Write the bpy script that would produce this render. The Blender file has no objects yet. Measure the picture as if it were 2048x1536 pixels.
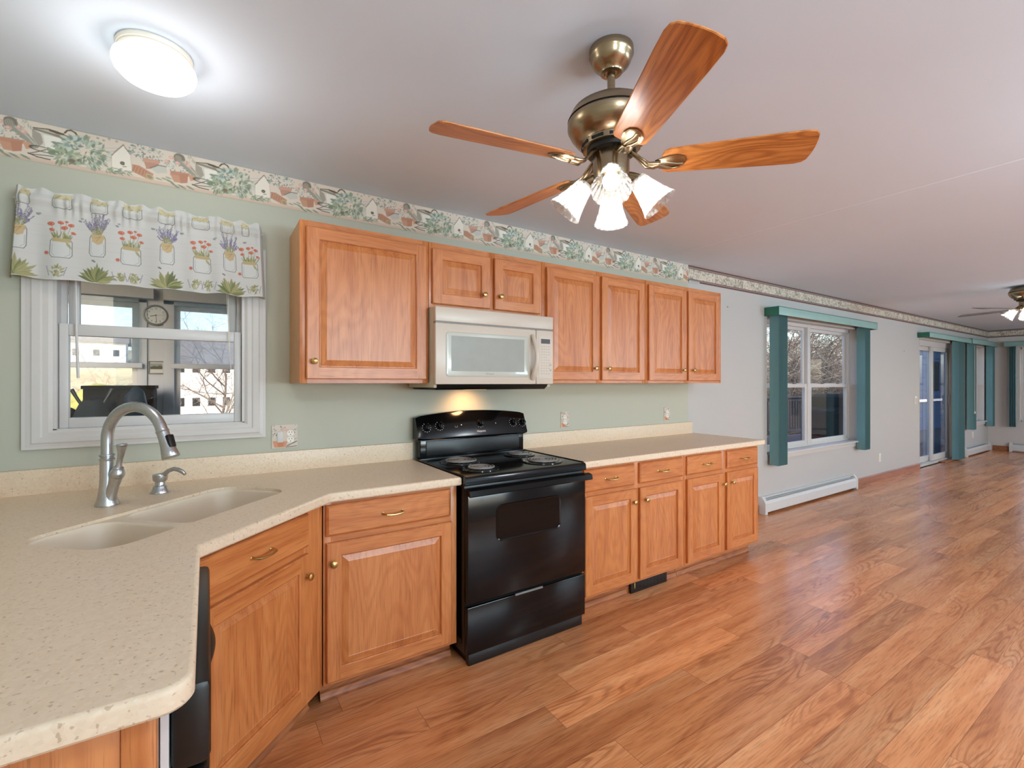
import bpy, bmesh, math, random
import numpy as np
from mathutils import Vector, Matrix, Quaternion
random.seed(7)
PI = math.pi
R_ = math.radians
sc = bpy.context.scene
col = sc.collection

# ------------------------------------------------------------------ camera, world, light, exposure
W = 2.679          # kitchen wall plane (y)
CEIL = 2.445
LOW = 0.003
XR = 13.45         # far right wall
XL = -0.735        # left wall
YF = -3.6          # wall behind the camera
cam = bpy.data.objects.new('camera', bpy.data.cameras.new('camera'))
col.objects.link(cam)
cam.location = (0, 0, 1.3694)
cam.rotation_euler = (PI / 2, 0, R_(-33.16))
cam.data.sensor_width = 36
cam.data.lens = 933.7 / 2048 * 36
cam.data.shift_y = -0.00103
cam.data.clip_start = 0.05
cam.data.clip_end = 600
sc.camera = cam
sc.view_settings.view_transform = 'Standard'
sc.view_settings.look = 'None'
sc.view_settings.gamma = 1
sc.view_settings.use_curve_mapping = False
sc.view_settings.exposure = -0.64

cy = sc.cycles
cy.max_bounces = 9
cy.diffuse_bounces = 7
cy.glossy_bounces = 3
cy.transmission_bounces = 4
cy.transparent_max_bounces = 12
cy.caustics_reflective = False
cy.caustics_refractive = False
cy.sample_clamp_indirect = 6.0

world = bpy.data.worlds.new('sky')
sc.world = world
world.use_nodes = True
nt = world.node_tree
bg = nt.nodes['Background']
sky = nt.nodes.new('ShaderNodeTexSky')
sky.sky_type = 'NISHITA'
sky.sun_disc = False
sky.sun_elevation = R_(32)
sky.sun_rotation = R_(200)
sky.air_density = 1.0
sky.dust_density = 2.5
nt.links.new(sky.outputs[0], bg.inputs[0])
bg.inputs[1].default_value = 0.85


def light(name, kind, loc, power, color=(1, 1, 1), rot=(0, 0, 0), size=None, sizey=None, radius=None, spot=None):
    d = bpy.data.lights.new(name, kind)
    d.energy = power
    d.color = color
    if kind == 'AREA':
        d.shape = 'RECTANGLE'
        d.size = size
        d.size_y = sizey or size
    if radius is not None:
        d.shadow_soft_size = radius
    if spot:
        d.spot_size = spot
        d.spot_blend = 0.9
    o = bpy.data.objects.new(name, d)
    o.location = loc
    o.rotation_euler = rot
    col.objects.link(o)
    return o


sun = light('sun', 'SUN', (0, -20, 30), 4.2, (1, 0.93, 0.84), (R_(56), 0, R_(-14)))
sun.data.angle = R_(0.6)
UPLIGHT_TINT = (0.54, 0.84, 1.0)
# daylight coming through the windows in the wall behind the camera, plus an added up-light at each
for dx_, dp_ in ((2.3, 380), (8.5, 320)):
    # direct sky light, and an added blue up-light to brighten and cool the ceiling
    light('daylight_window', 'AREA', (dx_, YF + 0.04, 1.40), dp_ * 0.10, (0.88, 0.96, 1.0), (R_(92), 0, 0), 2.4, 1.3)
    light('ceiling_uplight', 'AREA', (dx_, YF + 0.06, 1.40), dp_, UPLIGHT_TINT, (R_(155), 0, 0), 2.4, 1.3)

# added overhead fill points, out of frame and without any fixture
for lx, ly, lp in ((0.4, -0.4, 40), (3.0, -0.5, 40), (6.2, -1.4, 28), (9.4, -1.4, 28)):
    light('overhead_fill', 'POINT', (lx, ly, CEIL - 0.22), lp, (0.92, 0.97, 1.0), radius=0.12)

# ------------------------------------------------------------------ colour + materials


def lin(c):
    return tuple(((v / 255) / 12.92 if v / 255 <= 0.04045 else ((v / 255 + 0.055) / 1.055) ** 2.4) for v in c[:3])


def lin4(c):
    return lin(c) + (1.0,)


def newmat(name):
    m = bpy.data.materials.new(name)
    m.use_nodes = True
    return m, m.node_tree.nodes, m.node_tree.links, m.node_tree.nodes['Principled BSDF']


def N(nodes, kind, **kw):
    n = nodes.new('ShaderNode' + kind)
    for k, v in kw.items():
        if k.startswith('i_'):
            key = k[2:]
            n.inputs[int(key) if key.isdigit() else key.replace('_', ' ')].default_value = v
        else:
            setattr(n, k, v)
    return n


def ramp(nodes, stops, interp='LINEAR'):
    n = nodes.new('ShaderNodeValToRGB')
    n.color_ramp.interpolation = interp
    e = n.color_ramp.elements
    while len(e) < len(stops):
        e.new(0.5)
    for i, (p, c) in enumerate(stops):
        e[i].position = p
        e[i].color = c if len(c) == 4 else tuple(c) + (1,)
    return n


def math_(nodes, links, op, a, b=None, clamp=False):
    n = nodes.new('ShaderNodeMath')
    n.operation = op
    n.use_clamp = clamp
    for i, v in enumerate((a, b)):
        if v is None:
            continue
        if isinstance(v, (int, float)):
            n.inputs[i].default_value = v
        else:
            links.new(v, n.inputs[i])
    return n.outputs[0]


def plain(name, c, rough=0.5, metal=0.0, var=0.03, scale=12, coat=0.0, bump=0.0, spec=0.5, bscale=200):
    m, n, l, b = newmat(name)
    tc = N(n, 'TexCoord')
    no = N(n, 'TexNoise', i_Scale=scale, i_Detail=3.0)
    l.new(tc.outputs['Object'], no.inputs['Vector'])
    base = lin(c)
    r = ramp(n, [(0.3, tuple(v * (1 - var) for v in base)), (0.7, tuple(min(1, v * (1 + var)) for v in base))])
    l.new(no.outputs['Fac'], r.inputs[0])
    l.new(r.outputs[0], b.inputs['Base Color'])
    b.inputs['Roughness'].default_value = rough
    b.inputs['Metallic'].default_value = metal
    b.inputs['Coat Weight'].default_value = coat
    b.inputs['Specular IOR Level'].default_value = spec
    if bump:
        n2 = N(n, 'TexNoise', i_Scale=bscale, i_Detail=2.0)
        l.new(tc.outputs['Object'], n2.inputs['Vector'])
        bp = N(n, 'Bump', i_Strength=bump, i_Distance=0.002)
        l.new(n2.outputs['Fac'], bp.inputs['Height'])
        l.new(bp.outputs[0], b.inputs['Normal'])
    return m


def brushed(name, c, rough=0.3, axis=(1, 1, 60)):
    m, n, l, b = newmat(name)
    tc = N(n, 'TexCoord')
    mp = N(n, 'Mapping')
    mp.inputs['Scale'].default_value = axis
    l.new(tc.outputs['Object'], mp.inputs[0])
    no = N(n, 'TexNoise', i_Scale=14.0, i_Detail=2.0)
    l.new(mp.outputs[0], no.inputs['Vector'])
    base = lin(c)
    r = ramp(n, [(0.3, tuple(v * 0.88 for v in base)), (0.7, tuple(min(1, v * 1.1) for v in base))])
    l.new(no.outputs['Fac'], r.inputs[0])
    l.new(r.outputs[0], b.inputs['Base Color'])
    b.inputs['Metallic'].default_value = 1
    b.inputs['Roughness'].default_value = rough
    return m


def wood(name, axis, light_, mid, dark, rough=0.35, cath=0.5, scale=1.0, coat=0.15):
    """grain runs along the given axis of the object's own coordinates"""
    m, n, l, b = newmat(name)
    tc = N(n, 'TexCoord')
    oi = N(n, 'ObjectInfo')
    off = N(n, 'VectorMath', operation='SCALE')
    cmb = N(n, 'CombineXYZ')
    for i, k in enumerate((37.0, 53.0, 71.0)):
        l.new(math_(n, l, 'MULTIPLY', oi.outputs['Random'], k), cmb.inputs[i])
    add = N(n, 'VectorMath', operation='ADD')
    l.new(tc.outputs['Object'], add.inputs[0])
    l.new(cmb.outputs[0], add.inputs[1])

    def mapped(al, ac):
        mp = N(n, 'Mapping')
        s = [ac * scale] * 3
        s[axis] = al * scale
        mp.inputs['Scale'].default_value = s
        l.new(add.outputs[0], mp.inputs[0])
        return mp.outputs[0]
    n1 = N(n, 'TexNoise', i_Scale=1.0, i_Detail=5.0, i_Roughness=0.6, i_Distortion=0.4)
    l.new(mapped(1.6, 22.0), n1.inputs['Vector'])
    r1 = ramp(n, [(0.28, lin(dark)), (0.48, lin(mid)), (0.72, lin(light_))])
    l.new(n1.outputs['Fac'], r1.inputs[0])
    # cathedral figure
    n2 = N(n, 'TexNoise', i_Scale=1.0, i_Detail=1.0)
    l.new(mapped(1.5, 5.5), n2.inputs['Vector'])
    s1 = math_(n, l, 'MULTIPLY', n2.outputs['Fac'], 95.0)
    s2 = math_(n, l, 'SINE', s1)
    rr = ramp(n, [(0.25, (0, 0, 0)), (0.95, (1, 1, 1))])
    l.new(math_(n, l, 'ADD', math_(n, l, 'MULTIPLY', s2, 0.5), 0.5), rr.inputs[0])
    mix = N(n, 'MixRGB', blend_type='MULTIPLY')
    l.new(math_(n, l, 'MULTIPLY', rr.outputs[0], cath), mix.inputs[0])
    l.new(r1.outputs[0], mix.inputs[1])
    d = tuple(a / max(1e-4, c_) for a, c_ in zip(lin(dark), lin(light_)))
    mix.inputs[2].default_value = d + (1,)
    # pores
    n3 = N(n, 'TexNoise', i_Scale=1.0, i_Detail=2.0)
    l.new(mapped(9.0, 260.0), n3.inputs['Vector'])
    r3 = ramp(n, [(0.30, (0.60, 0.56, 0.5)), (0.46, (1, 1, 1))])
    l.new(n3.outputs['Fac'], r3.inputs[0])
    mx2 = N(n, 'MixRGB', blend_type='MULTIPLY')
    mx2.inputs[0].default_value = 0.75
    l.new(mix.outputs[0], mx2.inputs[1])
    l.new(r3.outputs[0], mx2.inputs[2])
    l.new(mx2.outputs[0], b.inputs['Base Color'])
    b.inputs['Roughness'].default_value = rough
    b.inputs['Coat Weight'].default_value = coat
    b.inputs['Coat Roughness'].default_value = 0.3
    bp = N(n, 'Bump', i_Strength=0.12, i_Distance=0.001)
    l.new(n3.outputs['Fac'], bp.inputs['Height'])
    l.new(bp.outputs[0], b.inputs['Normal'])
    return m


def emis(name, c, strength):
    m, n, l, b = newmat(name)
    b.inputs['Base Color'].default_value = lin4(c)
    b.inputs['Emission Color'].default_value = lin4(c)
    b.inputs['Emission Strength'].default_value = strength
    return m


def glass(name, tint=(1, 1, 1), refl=0.06, haze=0.0):
    m, n, l, b = newmat(name)
    n.remove(b)
    out = n['Material Output']
    t = N(n, 'BsdfTransparent')
    t.inputs[0].default_value = tint + (1,)
    g = N(n, 'BsdfGlossy')
    g.inputs['Roughness'].default_value = 0.02
    lw = N(n, 'LayerWeight', i_Blend=0.5)
    mx = N(n, 'MixShader')
    l.new(math_(n, l, 'ADD', math_(n, l, 'MULTIPLY', math_(n, l, 'POWER', lw.outputs['Facing'], 5.0), 0.9), 0.03, True), mx.inputs[0])
    l.new(t.outputs[0], mx.inputs[1])
    l.new(g.outputs[0], mx.inputs[2])
    last = mx.outputs[0]
    if haze:
        d = N(n, 'BsdfTranslucent')
        d.inputs[0].default_value = (0.85, 0.9, 0.95, 1)
        m2 = N(n, 'MixShader')
        no = N(n, 'TexNoise', i_Scale=30.0)
        l.new(math_(n, l, 'MULTIPLY', no.outputs['Fac'], haze * 2), m2.inputs[0])
        l.new(last, m2.inputs[1])
        l.new(d.outputs[0], m2.inputs[2])
        last = m2.outputs[0]
    l.new(last, out.inputs[0])
    return m


def vcol(name, rough=0.75, transl=0.0, bump=0.0):
    m, n, l, b = newmat(name)
    a = N(n, 'Attribute')
    a.attribute_name = 'tint'
    l.new(a.outputs['Color'], b.inputs['Base Color'])
    b.inputs['Roughness'].default_value = rough
    b.inputs['Specular IOR Level'].default_value = 0.25
    if bump:
        tc = N(n, 'TexCoord')
        no = N(n, 'TexNoise', i_Scale=bump)
        l.new(tc.outputs['Object'], no.inputs['Vector'])
        bp = N(n, 'Bump', i_Strength=0.15, i_Distance=0.001)
        l.new(no.outputs['Fac'], bp.inputs['Height'])
        l.new(bp.outputs[0], b.inputs['Normal'])
    if transl:
        t = N(n, 'BsdfTranslucent')
        l.new(a.outputs['Color'], t.inputs[0])
        mx = N(n, 'MixShader')
        mx.inputs[0].default_value = transl
        l.new(b.outputs[0], mx.inputs[1])
        l.new(t.outputs[0], mx.inputs[2])
        l.new(mx.outputs[0], n['Material Output'].inputs[0])
    return m


def floor_mat():
    m, n, l, b = newmat('laminate_planks')
    geo = N(n, 'NewGeometry')
    sp = N(n, 'SeparateXYZ')
    l.new(geo.outputs['Position'], sp.inputs[0])
    PW, PL = 0.146, 1.21
    yy = math_(n, l, 'DIVIDE', math_(n, l, 'ADD', sp.outputs[1], 20.03), PW)
    row = math_(n, l, 'FLOOR', yy)
    fy = math_(n, l, 'FRACT', yy)
    wn = N(n, 'TexWhiteNoise', noise_dimensions='1D')
    l.new(row, wn.inputs['W'])
    xx = math_(n, l, 'ADD', math_(n, l, 'DIVIDE', math_(n, l, 'ADD', sp.outputs[0], 30.0), PL), wn.outputs['Value'])
    cl = math_(n, l, 'FLOOR', xx)
    fx = math_(n, l, 'FRACT', xx)
    cb = N(n, 'CombineXYZ')
    l.new(row, cb.inputs[0])
    l.new(cl, cb.inputs[1])
    wn2 = N(n, 'TexWhiteNoise', noise_dimensions='3D')
    l.new(cb.outputs[0], wn2.inputs['Vector'])
    rnd = wn2.outputs['Value']
    # per plank shifted coordinates
    sh = N(n, 'VectorMath', operation='SCALE')
    l.new(wn2.outputs['Color'], sh.inputs[0])
    sh.inputs['Scale'].default_value = 60.0
    ad = N(n, 'VectorMath', operation='ADD')
    l.new(geo.outputs['Position'], ad.inputs[0])
    l.new(sh.outputs[0], ad.inputs[1])

    def mp(sx, sy):
        q = N(n, 'Mapping')
        q.inputs['Scale'].default_value = (sx, sy, 1)
        l.new(ad.outputs[0], q.inputs[0])
        return q.outputs[0]
    n1 = N(n, 'TexNoise', i_Scale=1.0, i_Detail=4.0, i_Roughness=0.55, i_Distortion=0.6)
    l.new(mp(1.3, 15.0), n1.inputs['Vector'])
    r1 = ramp(n, [(0.28, lin((184, 110, 64))), (0.45, lin((213, 138, 86))), (0.58, lin((222, 150, 98))), (0.75, lin((231, 168, 117)))])
    l.new(n1.outputs['Fac'], r1.inputs[0])
    n2 = N(n, 'TexNoise', i_Scale=1.0, i_Detail=1.5, i_Distortion=0.3)
    l.new(mp(1.05, 7.5), n2.inputs['Vector'])
    s = math_(n, l, 'SINE', math_(n, l, 'MULTIPLY', n2.outputs['Fac'], 120.0))
    n4 = N(n, 'TexNoise', i_Scale=1.0, i_Detail=1.0)
    l.new(mp(1.3, 5.0), n4.inputs['Vector'])
    rr4 = ramp(n, [(0.47, (0, 0, 0)), (0.62, (1, 1, 1))])
    l.new(n4.outputs['Fac'], rr4.inputs[0])
    rr = ramp(n, [(0.45, (0, 0, 0)), (1.0, (1, 1, 1))])
    l.new(math_(n, l, 'ADD', math_(n, l, 'MULTIPLY', s, 0.5), 0.5), rr.inputs[0])
    f = math_(n, l, 'MULTIPLY', math_(n, l, 'MULTIPLY', rr.outputs[0], rr4.outputs[0]), 0.75)
    mx = N(n, 'MixRGB', blend_type='MULTIPLY')
    l.new(f, mx.inputs[0])
    l.new(r1.outputs[0], mx.inputs[1])
    mx.inputs[2].default_value = (0.60, 0.50, 0.44, 1)
    n3 = N(n, 'TexNoise', i_Scale=1.0, i_Detail=2.0)
    l.new(mp(12.0, 210.0), n3.inputs['Vector'])
    r3 = ramp(n, [(0.32, (0.62, 0.57, 0.53)), (0.52, (1, 1, 1))])
    l.new(n3.outputs['Fac'], r3.inputs[0])
    m3 = N(n, 'MixRGB', blend_type='MULTIPLY')
    m3.inputs[0].default_value = 0.7
    l.new(mx.outputs[0], m3.inputs[1])
    l.new(r3.outputs[0], m3.inputs[2])
    hv = N(n, 'HueSaturation')
    l.new(m3.outputs[0], hv.inputs['Color'])
    l.new(math_(n, l, 'ADD', math_(n, l, 'MULTIPLY', rnd, 0.42), 0.78), hv.inputs['Value'])
    hv.inputs['Saturation'].default_value = 1.0
    # seams
    dy = math_(n, l, 'MULTIPLY', math_(n, l, 'MINIMUM', fy, math_(n, l, 'SUBTRACT', 1.0, fy)), PW)
    dx = math_(n, l, 'MULTIPLY', math_(n, l, 'MINIMUM', fx, math_(n, l, 'SUBTRACT', 1.0, fx)), PL)
    dm = math_(n, l, 'MINIMUM', dx, dy)
    seam = ramp(n, [(0.0, (0.42, 0.36, 0.33)), (1.0, (1, 1, 1))])
    l.new(math_(n, l, 'DIVIDE', dm, 0.0019, True), seam.inputs[0])
    m4 = N(n, 'MixRGB', blend_type='MULTIPLY')
    m4.inputs[0].default_value = 1
    l.new(hv.outputs[0], m4.inputs[1])
    l.new(seam.outputs[0], m4.inputs[2])
    l.new(m4.outputs[0], b.inputs['Base Color'])
    b.inputs['Roughness'].default_value = 0.25
    b.inputs['Specular IOR Level'].default_value = 0.9
    bp = N(n, 'Bump', i_Strength=0.10, i_Distance=0.001)
    l.new(n3.outputs['Fac'], bp.inputs['Height'])
    l.new(bp.outputs[0], b.inputs['Normal'])
    return m


def counter_mat():
    m, n, l, b = newmat('speckled_solid_surface')
    tc = N(n, 'TexCoord')
    v = N(n, 'TexVoronoi', i_Scale=120.0, i_Randomness=1.0)
    l.new(tc.outputs['Object'], v.inputs['Vector'])
    no = N(n, 'TexNoise', i_Scale=105.0, i_Detail=1.5)
    l.new(tc.outputs['Object'], no.inputs['Vector'])
    r0 = ramp(n, [(0.0, lin((218, 195, 168))), (0.5, lin((223, 201, 174))), (1.0, lin((227, 207, 182)))])
    l.new(v.outputs['Color'], r0.inputs[0])
    r1 = ramp(n, [(0.0, (1, 1, 1)), (0.635, (1, 1, 1)), (0.69, (0.60, 0.53, 0.47)), (1, (0.55, 0.47, 0.40))])
    l.new(no.outputs['Fac'], r1.inputs[0])
    mx = N(n, 'MixRGB', blend_type='MULTIPLY')
    mx.inputs[0].default_value = 0.75
    l.new(r0.outputs[0], mx.inputs[1])
    l.new(r1.outputs[0], mx.inputs[2])
    n2 = N(n, 'TexNoise', i_Scale=120.0, i_Detail=1.0)
    l.new(tc.outputs['Object'], n2.inputs['Vector'])
    r2 = ramp(n, [(0.0, (0, 0, 0)), (0.70, (0, 0, 0)), (0.73, (1, 1, 1)), (1, (1, 1, 1))])
    l.new(n2.outputs['Fac'], r2.inputs[0])
    m2 = N(n, 'MixRGB')
    l.new(math_(n, l, 'MULTIPLY', r2.outputs[0], 0.5), m2.inputs[0])
    l.new(mx.outputs[0], m2.inputs[1])
    m2.inputs[2].default_value = lin4((226, 216, 200))
    l.new(m2.outputs[0], b.inputs['Base Color'])
    b.inputs['Roughness'].default_value = 0.38
    return m


def wall_mat():
    """sage paint on the kitchen stretch of the wall, white paint beyond it"""
    m, n, l, b = newmat('wall_paint')
    geo = N(n, 'NewGeometry')
    sp = N(n, 'SeparateXYZ')
    l.new(geo.outputs['Position'], sp.inputs[0])
    st = math_(n, l, 'GREATER_THAN', sp.outputs[0], 3.663)
    mx = N(n, 'MixRGB')
    l.new(st, mx.inputs[0])
    mx.inputs[1].default_value = lin4((183, 183, 167))
    mx.inputs[2].default_value = lin4((188, 186, 183))
    no = N(n, 'TexNoise', i_Scale=2.0)
    l.new(geo.outputs['Position'], no.inputs['Vector'])
    r = ramp(n, [(0.3, (0.985, 0.985, 0.985)), (0.7, (1, 1, 1))])
    l.new(no.outputs['Fac'], r.inputs[0])
    m2 = N(n, 'MixRGB', blend_type='MULTIPLY')
    m2.inputs[0].default_value = 1
    l.new(mx.outputs[0], m2.inputs[1])
    l.new(r.outputs[0], m2.inputs[2])
    l.new(m2.outputs[0], b.inputs['Base Color'])
    b.inputs['Roughness'].default_value = 0.6
    b.inputs['Specular IOR Level'].default_value = 0.3
    n2 = N(n, 'TexNoise', i_Scale=350.0)
    l.new(geo.outputs['Position'], n2.inputs['Vector'])
    bp = N(n, 'Bump', i_Strength=0.05, i_Distance=0.001)
    l.new(n2.outputs['Fac'], bp.inputs['Height'])
    l.new(bp.outputs[0], b.inputs['Normal'])
    return m


def floral_mat():
    """cream border with scattered grey foliage between maroon and taupe bands"""
    m, n, l, b = newmat('floral_border')
    tc = N(n, 'TexCoord')
    sp = N(n, 'SeparateXYZ')
    l.new(tc.outputs['Object'], sp.inputs[0])
    no = N(n, 'TexNoise', i_Scale=42.0, i_Detail=4.0, i_Roughness=0.7)
    l.new(tc.outputs['Object'], no.inputs['Vector'])
    n2 = N(n, 'TexNoise', i_Scale=9.0)
    l.new(tc.outputs['Object'], n2.inputs['Vector'])
    r = ramp(n, [(0.36, lin((128, 124, 112))), (0.46, lin((178, 168, 152))), (0.55, lin((212, 203, 188)))])
    l.new(math_(n, l, 'ADD', no.outputs['Fac'], math_(n, l, 'MULTIPLY', math_(n, l, 'SUBTRACT', n2.outputs['Fac'], 0.5), 0.35)), r.inputs[0])
    mar, tau, cre = lin4((104, 62, 60)), lin4((140, 130, 120)), lin4((206, 196, 182))
    H = 0.148
    k = ramp(n, [(0.0, mar), (0.085, tau), (0.155, mar), (0.19, (0, 0, 0, 0)), (0.80, mar), (0.835, tau), (0.915, mar)], 'CONSTANT')
    l.new(math_(n, l, 'DIVIDE', sp.outputs[2], H), k.inputs[0])
    msk = ramp(n, [(0.0, (1, 1, 1)), (0.19, (0, 0, 0)), (0.80, (1, 1, 1))], 'CONSTANT')
    l.new(math_(n, l, 'DIVIDE', sp.outputs[2], H), msk.inputs[0])
    mx = N(n, 'MixRGB')
    l.new(msk.outputs[0], mx.inputs[0])
    l.new(r.outputs[0], mx.inputs[1])
    l.new(k.outputs[0], mx.inputs[2])
    l.new(mx.outputs[0], b.inputs['Base Color'])
    b.inputs['Roughness'].default_value = 0.7
    return m


def shade_mat():
    m, n, l, b = newmat('ribbed_lamp_glass')
    n.remove(b)
    t = N(n, 'BsdfTransparent')
    t.inputs[0].default_value = (0.95, 0.95, 0.94, 1)
    d = N(n, 'BsdfTranslucent')
    d.inputs[0].default_value = (0.95, 0.94, 0.92, 1)
    g = N(n, 'BsdfGlossy')
    g.inputs['Roughness'].default_value = 0.08
    no = N(n, 'TexNoise', i_Scale=55.0, i_Detail=2.0)
    tc = N(n, 'TexCoord')
    l.new(tc.outputs['Object'], no.inputs['Vector'])
    r = ramp(n, [(0.38, (0.10, 0.10, 0.10)), (0.62, (0.65, 0.65, 0.65))])
    l.new(no.outputs['Fac'], r.inputs[0])
    m1 = N(n, 'MixShader')
    l.new(r.outputs[0], m1.inputs[0])
    l.new(t.outputs[0], m1.inputs[1])
    l.new(d.outputs[0], m1.inputs[2])
    lw = N(n, 'LayerWeight', i_Blend=0.5)
    m2 = N(n, 'MixShader')
    l.new(math_(n, l, 'ADD', math_(n, l, 'MULTIPLY', math_(n, l, 'POWER', lw.outputs['Facing'], 4.0), 0.6), 0.04, True), m2.inputs[0])
    l.new(m1.outputs[0], m2.inputs[1])
    l.new(g.outputs[0], m2.inputs[2])
    l.new(m2.outputs[0], n['Material Output'].inputs[0])
    return m


OL, OM, OD = (208, 135, 78), (197, 121, 66), (175, 97, 48)
M = dict(
    oak_v=wood('oak_upright_grain', 2, OL, OM, OD, cath=0.22),
    oak_h=wood('oak_level_grain', 0, OL, OM, OD, cath=0.25),
    oak_p=wood('oak_panel', 2, (207, 134, 78), (197, 122, 67), (178, 101, 51), cath=0.34),
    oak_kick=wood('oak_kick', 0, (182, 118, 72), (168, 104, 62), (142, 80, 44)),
    oak_side=plain('oak_print_side', (196, 146, 100), 0.5, var=0.05),
    blade=wood('blade_oak', 0, (216, 148, 84), (199, 126, 66), (150, 82, 36), rough=0.3, cath=0.45, scale=1.5),
    blade_grey=wood('blade_grey', 0, (138, 130, 122), (120, 112, 106), (95, 88, 84), rough=0.4),
    base_wood=wood('baseboard_wood', 0, (176, 112, 76), (158, 96, 62), (132, 78, 48), cath=0.2),
    floor=floor_mat(), counter=counter_mat(), wall=wall_mat(), floral=floral_mat(),
    white=plain('white_paint', (203, 198, 194), 0.4, var=0.01),
    ceil=plain('ceiling_paint', (216, 229, 246), 0.85, var=0.008, scale=2, bump=0.06, bscale=120),
    vinyl=plain('white_vinyl', (205, 202, 200), 0.35, var=0.01),
    sink=plain('sink_composite', (216, 200, 178), 0.35, var=0.015),
    brass=brushed('brass', (196, 164, 104), 0.28, (1, 1, 1)),
    antique=brushed('antique_brass', (160, 142, 116), 0.27, (1, 1, 40)),
    steel=brushed('brushed_nickel', (198, 201, 204), 0.30, (30, 30, 1)),
    chrome=brushed('chrome', (215, 215, 215), 0.12, (1, 1, 1)),
    black=plain('black_enamel', (8, 8, 9), 0.12, var=0.1, spec=0.32),
    blackmat=plain('black_satin', (16, 15, 14), 0.38, var=0.1),
    dark=plain('dark_void', (10, 10, 10), 0.8),
    ovenglass=plain('oven_window', (10, 10, 11), 0.04, var=0.05, spec=0.22),
    coil=plain('burner_coil', (150, 147, 143), 0.4, metal=0.35, var=0.1),
    bisque=plain('bisque_plastic', (202, 190, 176), 0.32, var=0.008),
    bisque2=plain('bisque_edge', (192, 184, 162), 0.4, var=0.01),
    mwglass=plain('microwave_window', (160, 164, 158), 0.08, var=0.03, coat=0.6),
    mwtrim=plain('microwave_window_rim', (190, 191, 181), 0.18, var=0.01, coat=0.3),
    grey=plain('grey_plastic', (120, 120, 118), 0.4),
    lcd=plain('display_grey', (88, 88, 92), 0.15),
    print_=plain('printed_marks', (170, 160, 148), 0.5),
    whiteprint=plain('white_print', (225, 225, 225), 0.5),
    ivory=plain('ivory_plastic', (232, 226, 214), 0.35, var=0.01),
    teal=plain('teal_vinyl', (98, 138, 142), 0.42, var=0.02),
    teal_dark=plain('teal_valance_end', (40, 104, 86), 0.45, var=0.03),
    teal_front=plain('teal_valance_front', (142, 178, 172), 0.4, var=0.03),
    heater=plain('heater_enamel', (210, 210, 209), 0.35, var=0.01),
    dome=emis('lit_dome', (255, 253, 248), 4.2),
    bulb=emis('lit_bulb', (255, 252, 244), 14.0),
    shade=shade_mat(),
    glass=glass('window_glass'), screen=glass('insect_screen', (0.55, 0.6, 0.66)),
    shadecloth=glass('solar_shade', (0.80, 0.84, 0.86), haze=0.16),
    porch=plain('porch_wall', (196, 200, 206), 0.7, var=0.02),
    printed=vcol('printed_paper', 0.65), fabric=vcol('printed_cotton', 0.9, 0.22, 900), plate=vcol('patterned_plate', 0.35),
    deck=plain('deck_boards', (50, 54, 66), 0.7, var=0.15),
    rail=plain('railing_in_shade', (34, 34, 44), 0.7, var=0.15),  # dark navy puts the railing's shade into its base colour
    cover=plain('black_cover', (10, 13, 17), 0.8, var=0.2, bump=0.4, bscale=20, spec=0.15),
    darkcloth=plain('charcoal_cloth', (26, 31, 35), 0.9, var=0.2, bump=0.4, bscale=40, spec=0.1),
    bluecloth=plain('blue_tarp', (22, 40, 54), 0.6, var=0.3, spec=0.3),
    darkwood=plain('dark_brown_wood', (13, 10, 9), 0.8, var=0.2, spec=0.12),
    bark=plain('bark', (96, 86, 80), 0.9, var=0.25, scale=3),
    bark2=plain('pale_bark', (140, 132, 124), 0.9, var=0.25, scale=3),
    lawn=plain('winter_lawn', (158, 150, 118), 0.95, var=0.3, scale=0.12),
    hedge=plain('hedge_green', (128, 130, 66), 0.9, var=0.3, scale=4),
    siding=plain('white_siding', (226, 224, 220), 0.7, var=0.03),
    roof=plain('shingle', (120, 108, 104), 0.9, var=0.15),
    siding2=plain('blue_grey_siding', (140, 156, 178), 0.7, var=0.05),
)

# ------------------------------------------------------------------ mesh builder


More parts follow.
